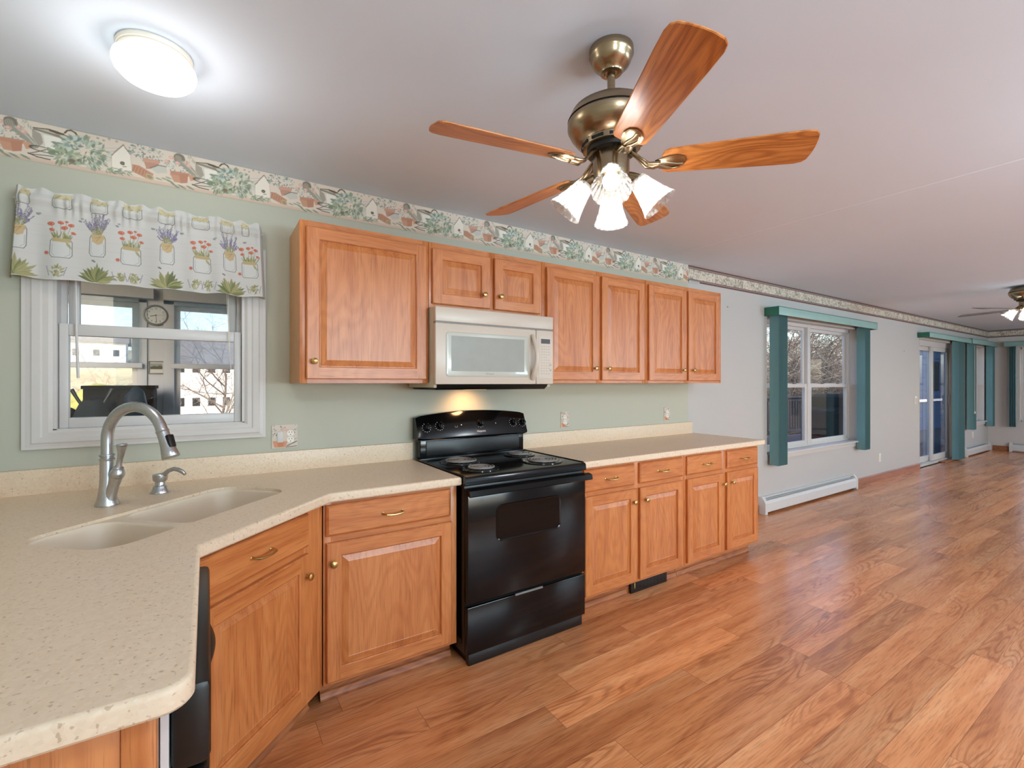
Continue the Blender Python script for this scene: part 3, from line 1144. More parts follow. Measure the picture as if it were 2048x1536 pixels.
# ------------------------------------------------------------------ cabinets
OAK = [M['oak_v'], M['oak_h'], M['oak_p'], M['oak_kick'], M['oak_side'], M['dark']]


def door_mb(x0, x1, z0, z1, y, fr=.055, th=.019):
    """raised-panel door; its back lies at y, the front at y - th"""
    mb = MB()
    e = .004
    f = y - th
    Rg = lambda i, yy: [(x0 + i, yy, z0 + i), (x1 - i, yy, z0 + i), (x1 - i, yy, z1 - i), (x0 + i, yy, z1 - i)]
    mb.loft([Rg(0, y), Rg(0, f + e), Rg(e, f)], 0, cap0=True)
    a, b_, c, d = x0 + e, x1 - e, z0 + e, z1 - e
    X0, X1, Z0, Z1 = x0 + fr, x1 - fr, z0 + fr, z1 - fr
    mb.add([(a, f, c), (X0, f, c), (X0, f, d), (a, f, d)], [(0, 1, 2, 3)], 0)
    mb.add([(X1, f, c), (b_, f, c), (b_, f, d), (X1, f, d)], [(0, 1, 2, 3)], 0)
    mb.add([(X0, f, c), (X1, f, c), (X1, f, Z0), (X0, f, Z0)], [(0, 1, 2, 3)], 1)
    mb.add([(X0, f, Z1), (X1, f, Z1), (X1, f, d), (X0, f, d)], [(0, 1, 2, 3)], 1)
    # hairline joints between stiles and rails
    Q = lambda i, yy: [(X0 + i, yy, Z0 + i), (X1 - i, yy, Z0 + i), (X1 - i, yy, Z1 - i), (X0 + i, yy, Z1 - i)]
    mb.loft([Q(0, f), Q(.004, f + .004), Q(.004, f + .010), Q(.008, f + .010)], 0)
    mb.loft([Q(.008, f + .010), Q(.034, f + .002), Q(.036, f + .003)], 2)
    mb.loft([Q(.036, f + .003), Q(.037, f + .003)], 2, cap1=True)
    return mb


def drawer_mb(x0, x1, z0, z1, y, th=.019):
    mb = MB()
    f = y - th
    Rg = lambda i, yy: [(x0 + i, yy, z0 + i), (x1 - i, yy, z0 + i), (x1 - i, yy, z1 - i), (x0 + i, yy, z1 - i)]
    mb.loft([Rg(0, y), Rg(0, f + .008), Rg(.004, f + .004), Rg(.010, f)], 1, cap0=True)
    mb.loft([Rg(.010, f), Rg(.011, f)], 1, cap1=True)
    return mb


def knob_at(x, y, z, parent):
    prof = [(.0065, 0), (.0055, .004), (.0045, .010), (.006, .014), (.0125, .018), (.015, .022), (.0145, .026), (.010, .029), (0, .030)]
    return MB().lathe(prof, (x, y, z), 20, 0, True, None, (0, -1, 0)).build('knob', M['brass'], parent)


def pull_at(x, y, z, parent):
    pts, L = [], .045
    pts = [(x - L, y + .001, z), (x - L, y - .012, z), (x - L * .92, y - .020, z - .001)]
    for k in range(9):
        t = -0.8 + 1.6 * k / 8
        pts.append((x + L * t, y - .026 - .006 * (1 - t * t), z - .004 * (1 - t * t)))
    pts += [(x + L * .92, y - .020, z - .001), (x + L, y - .012, z), (x + L, y + .001, z)]
    rad = [.0045, .0045, .0042] + [.0035 + .001 * abs(k - 4) / 4 for k in range(9)] + [.0042, .0045, .0045]
    mb = MB().tube(pts, rad, 8)
    for sx in (-1, 1): mb.lathe([(.007, 0), (.007, .002), (.004, .004)], (x + sx * L, y, z), 12, 0, True, None, (0, -1, 0))
    return mb.build('pull', M['brass'], parent)


def cabinet(label, cat, loc, rz, width, z0, z1, depth, doors=(), drawers=(), stiles=(), rails=(), group=None, kick=True, shallow=0, name='wall_cabinet', kicks=None, yend=None):
    """local frame: x along the front, +y into the cabinet, front of the face frame at y = 0"""
    t = thing(name, label, cat, loc, rz, group)
    ff = .019
    b = MB()
    sd = shallow or depth
    b.box(0.002, .016, ff, sd, z0, z1 - .002, 4).box(width - .016, width - .002, ff, sd, z0, z1 - .002, 4)
    if not shallow: b.box(.016, width - .016, depth - .008, depth, z0, z1, 4)
    b.box(.016, width - .016, ff, depth - .008, z0 + .005, z0 + .02, 4)
    if name == 'wall_cabinet': b.box(.016, width - .016, ff, depth - .008, z1 - .018, z1 - .002, 4)
    b.build('carcass', OAK, t)
    b = MB()
    st = .034
    xs = [(0.001, st)] + [tuple(q) for q in stiles] + [(width - st, width - .001)]
    for a, c in xs: b.box(a, c, 0, ff, z0, z1, 0, .0015)
    zs = [(z0, z0 + .032)] + [tuple(q) for q in rails] + [(z1 - .036, z1)]
    for (a, c), (a2, c2) in zip(xs[:-1], xs[1:]):
        for q in zs: b.box(c, a2, .0004, ff, q[0], q[1], 1)
    b.build('face_frame', OAK, t)
    for (a, c, za, zb, kx, kz) in doors:
        d = door_mb(a, c, za, zb, -.0005).build('door', OAK, t)
        knob_at(kx, -.0195, kz, d)
    for (a, c, za, zb) in drawers:
        d = drawer_mb(a, c, za, zb, -.0005).build('drawer', OAK, t)
        pull_at((a + c) / 2, -.0195, (za + zb) / 2, d)
    if kick:
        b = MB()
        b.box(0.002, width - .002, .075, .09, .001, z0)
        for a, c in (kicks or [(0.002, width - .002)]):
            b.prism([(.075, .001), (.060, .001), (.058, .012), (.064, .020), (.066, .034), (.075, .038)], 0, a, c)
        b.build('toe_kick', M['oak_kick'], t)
    return t


UY = W - .318      # front of the upper face frames
UX = [.36, 1.003, 1.768, 2.722, 3.674]
G = 'oak wall cabinets'
cabinet('large single-door oak wall cabinet beside the window, left end of the row', 'cabinet', (UX[0], UY, 0), 0, UX[1] - UX[0], 1.368, 2.134, .316,
        doors=[(.028, .626, 1.388, 2.104, .060, 1.472)], group=G, kick=False)
cabinet('short two-door oak wall cabinet directly above the microwave', 'cabinet', (UX[1], UY, 0), 0, UX[2] - UX[1], 1.776, 2.134, .316,
        doors=[(.018, .378, 1.800, 2.100, .332, 1.876), (.408, .742, 1.800, 2.100, .443, 1.876)], stiles=[(.365, .420)], group=G, kick=False)
cabinet('tall two-door oak wall cabinet just right of the microwave', 'cabinet', (UX[2], UY, 0), 0, UX[3] - UX[2], 1.368, 2.134, .316,
        doors=[(.028, .474, 1.388, 2.102, .434, 1.468), (.502, .932, 1.388, 2.102, .555, 1.468)], stiles=[(.462, .516)], group=G, kick=False)
cabinet('rightmost two-door oak wall cabinet, ending past the sage paint', 'cabinet', (UX[3], UY, 0), 0, UX[4] - UX[3], 1.368, 2.134, .316,
        doors=[(.026, .464, 1.388, 2.102, .418, 1.470), (.492, .914, 1.388, 2.102, .542, 1.470)], stiles=[(.452, .506)], group=G, kick=False)

LY = 2.0585        # front of the lower face frames
GB = 'oak base cabinets'
CH = .873
DZ, RZ, TZ = (.118, .700), (.728, .858), .10
cabinet('oak base cabinet left of the range, one drawer over one wide door', 'cabinet', (.404, LY, 0), 0, 1.022 - .404, TZ, CH, .59,
        doors=[(.012, .585, DZ[0], DZ[1], .036, .617)], drawers=[(.010, .576, RZ[0], RZ[1])], rails=[(.70, .73)], group=GB, name='base_cabinet')
cabinet('oak base cabinet right of the range with the black floor register in its toe kick', 'cabinet', (1.815, LY, 0), 0, 2.770 - 1.815, TZ, CH, .59,
        doors=[(.030, .466, DZ[0], DZ[1], .430, .621), (.494, .924, DZ[0], DZ[1], .540, .622)],
        drawers=[(.022, .445, RZ[0], RZ[1]), (.494, .924, RZ[0], RZ[1])], stiles=[(.452, .508)], rails=[(.70, .73)], group=GB, name='base_cabinet',
        kicks=[(.002, .455), (.845, .953)])
cabinet('oak base cabinet at the far right end of the counter run', 'cabinet', (2.770, LY, 0), 0, 3.700 - 2.770, TZ, CH, .59,
        doors=[(.018, .441, DZ[0], DZ[1], .430, .621), (.487, .905, DZ[0], DZ[1], .537, .623)],
        drawers=[(.018, .425, RZ[0], RZ[1]), (.492, .905, RZ[0], RZ[1])], stiles=[(.430, .500)], rails=[(.70, .73)], group=GB, name='base_cabinet',
        kicks=[(.002, .905)])
# angled sink base: x axis along (1,1)/sqrt2
S2 = math.sqrt(.5)


def st_(s, t, z=0.0): return ((s - t) * S2, (s + t) * S2, z)


s0, t0 = 1.092, 1.172
cabinet('angled oak sink base cabinet across the corner, under the sink', 'cabinet', st_(s0, t0), PI / 4, 1.740 - s0, TZ, CH, .50, shallow=.13, stiles=[(.528, .620)],
        doors=[(.030, .540, .14, .70, .515, .620)], drawers=[(.018, .540, .728, .858)], rails=[(.70, .73)], group=GB, name='base_cabinet', kicks=[(.002, .645)])

# end panel of the left run and the dishwasher
t = thing('end_cabinet', 'oak end cabinet below the near corner of the counter, beside the dishwasher', 'cabinet', (0, 0, 0))
b = MB().box(-.70, -.108, .905, .925, .0, CH, 0, .002)
b.build('end_panel', OAK, t)
MB().box(-.108, -.065, .900, .938, .0, CH, 0, .003).build('corner_stile', OAK, t)
t = thing('dishwasher', 'black dishwasher under the left counter, seen edge-on', 'dishwasher', (0, 0, 0))
MB().box(-.68, -.060, .945, 1.545, .10, .865).build('tub', M['grey'], t)
MB().box(-.063, -.052, .940, 1.550, .02, .868).build('side_trim', M['heater'], t)
d = MB().box(-.050, .004, .945, 1.548, .115, .718, 0, .012).build('door', M['blackmat'], t)
MB().box(-.050, .006, .945, 1.548, .724, .866, 0, .012).build('control_panel', M['blackmat'], t)
MB().tube([(.004, 1.26 + .2 * k / 12, .735) for k in range(13)], [.004 + .010 * math.sin(PI * k / 12) for k in range(13)], 10).build('door_handle', M['blackmat'], d)
MB().box(-.055, -.03, .95, 1.54, .0, .1).build('kick_plate', M['blackmat'], t)

# ------------------------------------------------------------------ countertops and sink
CT, CB_ = .914, .875
BS = 1.016         # top of the backsplash


def offset(poly, d):
    """shift a counter-clockwise outline inwards by d"""
    n = len(poly)
    out = []
    for i in range(n):
        p0, p1, p2 = (Vector(poly[k % n]) for k in (i - 1, i, i + 1))
        a, b = (p1 - p0).normalized(), (p2 - p1).normalized()
        na, nb = Vector((-a.y, a.x)), Vector((-b.y, b.x))
        m = na + nb
        k = max(m.dot(na), .3)
        out.append((p1 + m * d / k)[:])
    return out


def fill(mb, loops, z, mat=0):
    b = bmesh.new()
    ed = []
    for lp in loops:
        vs = [b.verts.new((x, y, z)) for x, y in lp]
        ed += [b.edges.new((vs[i], vs[(i + 1) % len(vs)])) for i in range(len(vs))]
    bmesh.ops.triangle_fill(b, use_beauty=True, use_dissolve=False, edges=ed)
    mb.bm(b, mat)


def slab(mb, outline, zb, zt, holes=(), r=.009):
    rings = [[(x, y, zb) for x, y in offset(outline, .004)], [(x, y, zb + .005) for x, y in outline]]
    for k in range(5):
        a = k / 4 * PI / 2
        rings.append([(x, y, zt - r + r * math.sin(a)) for x, y in offset(outline, r * (1 - math.cos(a)))])
    mb.loft(rings, 0, True)
    fill(mb, [offset(outline, r)] + [list(h) for h in holes], zt)
    fill(mb, [offset(outline, .004)] + [list(h) for h in holes], zb)
    for h in holes:
        mb.loft([[(x, y, zt) for x, y in h], [(x, y, zb) for x, y in h]], 0)


def arc(cx, cy, r, a0, a1, n=8):
    return [(cx + r * math.cos(R_(a0 + (a1 - a0) * k / n)), cy + r * math.sin(R_(a0 + (a1 - a0) * k / n))) for k in range(n + 1)]


CF = 2.022
BK = W - .004
cr = .045
# outline, counter-clockwise: back wall -> left wall -> near end -> front edge with its 45 degree cut
OUT = [(1.030, BK), (XL + .003, BK), (XL + .003, .858)] + arc(-.016 - cr, .858 + cr, cr, -90, 0) + [(-.016, 1.578), (.428, CF), (1.030, CF)]
# sink cut-out in the (s, t) frame of the angled front
SS0, SS1, TT0, TT1 = 1.005, 1.760, 1.335, 1.672
hole = [st_(s, t)[:2] for s, t in rrect(SS0, SS1, TT0, TT1, .085, 8)]
ct = thing('countertop', 'long beige speckled countertop with the angled sink corner, left of the range', 'countertop', (0, 0, 0))
mb = MB()
slab(mb, OUT, CB_, CT, [hole])
mb.build('worktop', M['counter'], ct)
b = MB().box(XL + .004, 1.030, W - .022, W - .002, CT - .002, BS, 0, .004)
b.build('backsplash', M['counter'], ct)
MB().box(XL + .002, XL + .02, .87, W - .023, CT - .002, BS, 0, .004).build('backsplash', M['counter'], ct)
ct = thing('countertop', 'shorter beige countertop right of the range', 'countertop', (0, 0, 0))
mb = MB()
slab(mb, [(1.806, CF), (3.742, CF), (3.742, BK), (1.806, BK)], CB_, CT)
mb.build('worktop', M['counter'], ct)
MB().box(1.806, 3.70, W - .022, W - .002, CT - .002, BS, 0, .004).build('backsplash', M['counter'], ct)

sk = thing('kitchen_sink', 'beige double-bowl sink set into the corner of the countertop', 'sink', st_(SS0, TT0, CB_))
zs = CT - .010
mb = MB()
div0, div1 = 1.264, 1.292
bowls = [(SS0 + .005, div0), (div1, SS1 - .005)]
loops = [[st_(s, t)[:2] for s, t in rrect(a, c, TT0 + .005, TT1 - .005, .075, 8)] for a, c in bowls]
fill(mb, [[st_(s, t)[:2] for s, t in rrect(SS0 + .0012, SS1 - .0012, TT0 + .0012, TT1 - .0012, .084, 8)]] + loops, zs)
inv = Matrix.Translation(Vector(st_(SS0, TT0, CB_))).inverted()
mb.xf(inv)
mb.build('rim', M['sink'], sk)
for k, (a, c) in enumerate(bowls):
    mb = MB()
    rings = []
    dep = .22 if k else .19
    for d, z in ((0, zs), (.002, zs - .0015), (.006, zs - .008), (.012, zs - dep * .55), (.018, zs - dep + .045), (.028, zs - dep + .014), (.055, zs - dep), ):
        rings.append([st_(s, t, z) for s, t in rrect(a + d, c - d, TT0 + .005 + d, TT1 - .005 - d, max(.02, .075 - d * .3), 8)])
    mb.loft(rings, 0, True, cap1=True)
    mb.xf(inv)
    bw = mb.build('basin', M['sink'], sk)
    cx, cy, _ = st_((a + c) / 2, (TT0 + TT1) / 2)
    mb = MB().lathe([(.044, .001), (.044, .004), (.036, .005), (.030, .001), (0, .0)], (cx, cy, zs - dep), 24)
    mb.xf(inv)
    mb.build('drain', M['chrome'], bw)

# ------------------------------------------------------------------ faucet + soap pump (frame: x towards the spout)
FA = (-.312, 2.286)
fz = R_(-45)
f = thing('faucet', 'brushed nickel gooseneck faucet with pull-down spray head behind the sink', 'faucet', (FA[0], FA[1], CT), fz)
prof = [(.0365, 0), (.0365, .004), (.034, .010), (.029, .030), (.0245, .060), (.0225, .095), (.022, .135), (.0222, .168)]
body = MB().lathe(prof, (0, 0, .001), 32).build('base', M['steel'], f)
MB().lathe([(.0222, 0), (.0242, .003), (.0242, .007), (.0205, .010), (.0205, .014), (.024, .017), (.024, .022), (.0205, .025)], (0, 0, .166), 32).build('collar', M['steel'], body)
pts = [(0, 0, .17), (0, 0, .21), (0, 0, .245)]
rr_ = .128
for k in range(1, 19):
    a = PI - (PI * 0.905) * k / 18
    pts.append((rr_ + rr_ * math.cos(a), 0, .245 + rr_ * .96 * math.sin(a)))
sp = MB().tube(pts, .0188, 20).build('spout', M['steel'], f)
tip, prv = Vector(pts[-1]), Vector(pts[-2])
d = (tip - prv).normalized()
h = MB().lathe([(.0195, -.004), (.0215, 0), (.0215, .003), (.0195, .005), (.020, .03), (.0215, .055), (.026, .080), (.0285, .098), (.027, .101), (0, .1005)], tip, 28, 0, True, None, d).build('spray_head', M['steel'], f)
n_ = Vector((d.z, 0, -d.x))
n_ = -n_ if n_.x < 0 else n_
mb = MB().box(-.009, .009, -.0125, .0125, -.024, .024, 0, .005)
mb.xf(Matrix.Translation(tip + d * .046 + n_ * .019) @ Matrix.Rotation(math.atan2(d.x, d.z), 4, 'Y') @ Matrix.Rotation(R_(4), 4, 'Y'))
mb.build('spray_button', M['blackmat'], h)
# side valve body and lever
v = MB().tube([(.004, 0, .005), (.014, 0, .035), (.030, 0, .075), (.044, 0, .108)], [.030, .020, .0175, .0195], 18)
vb = v.build('valve_body', M['steel'], f)
MB().lathe([(.0205, 0), (.0225, .004), (.0230, .012), (.019, .026), (.012, .034), (.0, .036)], (.0445, 0, .108), 24, 0, True, None, (.30, 0, 1)).build('valve_cap', M['steel'], vb)
lv = [(.052, 0, .140), (.056, 0, .158), (.062, 0, .180), (.067, 0, .203), (.068, 0, .222)]
mb = MB().tube(lv, [.0125, .0095, .0100, .0125, .0165], 16).lathe([(.0165, 0), (.018, .003), (.016, .008), (0, .010)], lv[-1], 18)
mb.lathe([(.010, -.004), (.0165, 0), (.0165, .004), (.011, .008)], (.052, 0, .138), 18, 0, True, None, (.25, 0, 1))
mb.build('lever', M['steel'], vb)

SO = (-.163, 2.428)
s = thing('soap_dispenser', 'small brushed nickel soap pump on the counter right of the faucet', 'soap dispenser', (SO[0], SO[1], CT), fz)
MB().lathe([(.035, .001), (.035, .004), (.030, .012), (.024, .028), (.020, .030), (.018, .033), (.018, .045), (.020, .046)], (0, 0, 0), 28).build('base', M['steel'], s)
MB().lathe([(.0205, .046), (.0255, .052), (.0265, .066), (.0265, .074), (.024, .077), (0, .0775)], (0, 0, 0), 28).build('pump_head', M['steel'], s)
pts = [(.008, 0, .069), (.024, 0, .078), (.042, 0, .092), (.066, 0, .100), (.090, 0, .098), (.112, 0, .089), (.124, 0, .080)]
MB().tube(pts, [.012, .0095, .0085, .0085, .0085, .008, .0065], 12).build('nozzle', M['steel'], s)

# ------------------------------------------------------------------ range
RX, RY, RW = 1.036, 1.985, .764
BK_ = [M['black'], M['blackmat'], M['ovenglass'], M['dark']]
r = thing('range', 'black freestanding electric coil range between the countertops', 'stove', (RX, RY, 0))
b = MB().box(.004, RW - .004, .030, .655, .055, .893, 1, .003).box(.03, RW - .03, .05, .64, 0, .055, 1)
for x in (.004, RW - .004): b.box(x - .003, x + .003, .055, .64, .10, .86, 0)
b.build('body', BK_, r)
# cooktop with a rolled front lip
prof = [(.012, .872), (.002, .878), (.005, .906), (.011, .914), (.024, .917), (.60, .917), (.60, .892), (.03, .892), (.03, .872)]
b = MB().prism(prof, 0, -.002, RW + .002, 0)
for x in (-.002, RW - .008): b.box(x, x + .010, .02, .61, .912, .922, 0, .003)
b.box(.0, RW, .595, .612, .912, .924, 0, .004)
b.build('cooktop', BK_, r)
# burners
for (wx, wy, big) in ((1.212, 2.395, 1), (1.205, 2.146, 0), (1.640, 2.428, 0), (1.614, 2.156, 1)):
    R0 = .092 if big else .073
    x, y = wx - RX, wy - RY
    pan = MB().lathe([(R0 + .026, .9175), (R0 + .024, .923), (R0 + .014, .925), (R0 + .006, .921), (R0 - .02, .910), (.03, .905), (0, .905)], (x, y, 0), 40).build('drip_pan', M['black'], r)
    pts = []
    turns = 4 if big else 3
    for k in range(turns * 28 + 1):
        a = 2 * PI * k / 28
        rad = .020 + (R0 - .022) * k / (turns * 28)
        pts.append((x + rad * math.cos(a), y + rad * math.sin(a), .930))
    pts.append((pts[-1][0], pts[-1][1] + .02, .922))
    mb = MB().tube(pts, .0054, 8, 0, True, .8)
    mb.lathe([(.018, .926), (.018, .934), (.016, .936), (0, .936)], (x, y, 0), 20)
    for k in range(3):
        a = 2 * PI * k / 3 + .5
        mb.box(-.001, .001, .01, R0 - .004, .918, .925)
        mb.xf(Matrix.Translation((x, y, 0)) @ Matrix.Rotation(a, 4, 'Z'), len(mb.v) - 8)
    mb.build('coil', M['coil'], pan)
# back guard: low riser, overhanging control panel with an arched top
n = 24
b = MB().box(.012, RW - .012, .610, .675, .916, 1.05, 0, .006)
b.box(.05, RW - .05, .604, .612, .935, 1.025, 1, .004)
rings = []
for i in range(n + 1):
    u = i / n
    x = -.006 + (RW + .012) * u
    c = 1 - (2 * u - 1) ** 2
    zt = 1.168 + .028 * c
    k = .006 if i in (0, n) else 0
    rings.append([(x, .592 + k, 1.030 + k), (x, .584 + k, 1.040 + k), (x, .586 + k, 1.050), (x, .628 + k, zt - .012), (x, .636, zt - k), (x, .675, zt - k), (x, .675, 1.030 + k)])
b.loft(rings, 0, True, True, True)
bg_ = b.build('backguard', BK_, r)
slope = math.atan2(.042, .118)
pm = lambda x, z: Matrix.Translation((x, .586 + (z - 1.050) * .042 / .118 - .0015, z)) @ Matrix.Rotation(PI / 2 - slope, 4, 'X')
for i, (wx, wz, rad) in enumerate(((1.088, 1.104, .021), (1.172, 1.110, .021), (1.452, 1.118, .024), (1.700, 1.108, .021), (1.772, 1.104, .021))):
    mm = pm(wx - RX, wz)
    mb = MB().lathe([(rad, 0), (rad, .004), (rad * .86, .007), (rad * .80, .020), (rad * .72, .024), (0, .025)], seg=28)
    mb.box(-.005, .005, -rad * .8, rad * .8, .018, .032, 0, .003)
    mb.xf(mm)
    kb = mb.build('knob', M['black'], bg_)
    mb = MB()
    for k in range(11):
        a = R_(-60 + 300 * k / 10)
        mb.box(rad * 1.18, rad * 1.36, -.0012, .0012, 0, .0004)
        mb.xf(Matrix.Rotation(a + PI, 4, 'Z'), len(mb.v) - 8)
    mb.xf(mm)
    mb.build('dial_marks', M['whiteprint'], kb)
mb = MB().box(-.009, .009, -.016, .016, 0, .0005).box(-.007, .007, -.014, .014, 0.0002, .0008)
mb.xf(pm(1.282 - RX, 1.112))
mb.m = [0] * 6 + [1] * 6
mb.build('light_switch', [M['grey'], M['black']], bg_)
for wx in (1.318, 1.566):
    mb = MB().lathe([(.003, 0), (.003, .001), (0, .0012)], seg=12)
    mb.xf(pm(wx - RX, 1.110))
    mb.build('indicator_light', M['whiteprint'], bg_)
text_mb('Hotpoint', .017, pm(1.452 - RX, 1.066)).build('lettering', M['whiteprint'], bg_)
# oven door
b = MB().box(.006, RW - .006, .0, .030, .302, .858, 0, .007)
dr = b.build('oven_door', BK_, r)
wx0, wx1, wz0, wz1 = .172, .572, .585, .757
fr = [rrect(wx0 - d, wx1 + d, wz0 - d, wz1 + d, .026 + d) for d in (.006, .003, -.003)]
mb = MB().loft([[(x, -.0005, z) for x, z in fr[0]], [(x, -.003, z) for x, z in fr[1]], [(x, -.0008, z) for x, z in fr[2]]], 0, True)
mb.build('window_rim', M['black'], dr)
mb = MB().loft([[(x, -.0015, z) for x, z in fr[2]], [(x, -.0016, z) for x, z in rrect(wx0 + .006, wx1 - .006, wz0 + .006, wz1 - .006, .02)]], 0, False, False, True)
mb.build('window', M['ovenglass'], dr)
mb = MB().prism([(-.049, .834), (-.044, .829), (-.004, .838), (-.004, .864), (-.020, .864), (-.044, .858)], 0, -.004, RW + .004, 0)
mb.build('door_handle', M['black'], dr)
# storage drawer and kick
b = MB().box(.006, RW - .006, .002, .030, .060, .288, 0, .006)
dw = b.build('storage_drawer', BK_, r)
MB().box(.28, .455, -.004, .006, .283, .292, 0, .002).build('drawer_grip', M['grey'], dw)
MB().box(.02, RW - .02, .014, .04, .001, .062, 0, .002).build('kick_plate', M['blackmat'], r)

# ------------------------------------------------------------------ microwave
mx0, mx1, my, mz0, mz1 = 1.003, 1.786, 2.268, 1.362, 1.774
mw = thing('microwave', 'bisque over-the-range microwave above the black range', 'microwave', (mx0, my, mz0))
w, hgt = mx1 - mx0, mz1 - mz0
BQ = [M['bisque'], M['bisque2'], M['blackmat'], M['grey']]
b = MB().box(.003, w - .003, .030, .395, -.018, hgt, 1, .003)
b.build('body', BQ, mw)
b = MB().prism([(.018, -.001), (.05, -.030), (.36, -.030), (.38, -.018), (.03, -.018)], 0, .02, w - .03, 2)
b.build('underside', BQ, mw)
b = MB().box(0, w, .0, .034, hgt - .078, hgt, 0, .005)
b.box(.003, w - .003, .006, .034, hgt - .086, hgt - .078, 3)
b.build('vent_trim', BQ, mw)
dx = .652
b = MB().box(0, dx, .0, .034, 0, hgt - .086, 0, .006)
dr = b.build('door', BQ, mw)
q0 = [rrect(.062 - d, .594 + d, .044 - d, .278 + d, .014 + max(0, d)) for d in (.004, 0, -.004)]
mb = MB().loft([[(x, -.0003, z) for x, z in q0[0]], [(x, -.003, z) for x, z in q0[1]], [(x, -.004, z) for x, z in q0[2]]], 0, True, False, True)
wf = mb.build('window_frame', M['mwtrim'], dr)
MB().box(.090, .562, -.0052, -.0035, .071, .261).build('window', M['mwglass'], wf)
text_mb('Whirlpool', .013, Matrix.Translation((.328, -.0044, .058)) @ Matrix.Rotation(PI / 2, 4, 'X')).build('lettering', M['grey'], dr)
pts = [(.624, -.001, .294)] + [(.624 + .006 * math.sin(PI * k / 10), -.008 - .034 * math.sin(PI * k / 10), .285 - .245 * k / 10) for k in range(11)] + [(.624, -.001, .030)]
MB().tube(pts, [.010] + [.0135 + .004 * k / 10 for k in range(11)] + [.013], 14, 0, True, .8).build('door_handle', M['bisque'], dr)
b = MB().box(dx + .002, w, .0, .034, 0, hgt - .086, 0, .006)
cp = b.build('control_panel', BQ, mw)
mb = MB().box(.672, .770, -.0012, 0, .036, .290)
mb.build('keypad_sheet', M['bisque'], cp)
MB().box(.688, .756, -.0020, -.001, .246, .274).build('display', M['lcd'], cp)
mb = MB()
for j in range(11):
    for i in range(4):
        if j in (4, 9) and i > 2: continue
        x, z = .690 + i * .0175, .226 - j * .0165
        mb.box(x, x + (.008 if i < 3 else .011), -.0017, -.001, z, z + .0042)
mb.lathe([(.007, 0), (.007, .0006), (0, .0007)], (.760, -.0012, .085), 14, 0, False, None, (0, -1, 0))
mb.lathe([(.007, 0), (.007, .0006), (0, .0007)], (.760, -.0012, .118), 14, 0, False, None, (0, -1, 0))
mb.build('keypad_marks', M['print_'], cp)
# cooktop lamp under the microwave
MB().box(.30, .44, .23, .27, -.034, -.0305).build('lamp_lens', emis('warm_lens', (255, 205, 140), 2.0), mw)
light('microwave_lamp', 'SPOT', (mx0 + .37, my + .25, mz0 - .045), 10.0, (1, .52, .22), (R_(42), 0, 0), radius=.04, spot=R_(125))

# black floor register set into the toe kick
v = thing('floor_register', 'black slotted vent register in the toe kick right of the range', 'vent', (2.30, LY + .052, 0.001))
MB().box(0, .355, 0, .012, 0, .092, 0, .002).build('faceplate', M['blackmat'], v)
mb = MB()
for j in range(6):
    for i in range(8):
        mb.box(.075 + i * .034 + (j % 2) * .008, .097 + i * .034 + (j % 2) * .008, -.0012, .0, .012 + j * .012, .0155 + j * .012)
mb.build('slots', M['dark'], v)
MB().box(.025, .036, -.006, 0, .030, .066, 0, .002).build('damper_lever', M['brass'], v)

# ------------------------------------------------------------------ ceiling fans
FX, FY, FZ = 1.093, 1.087, 2.0706


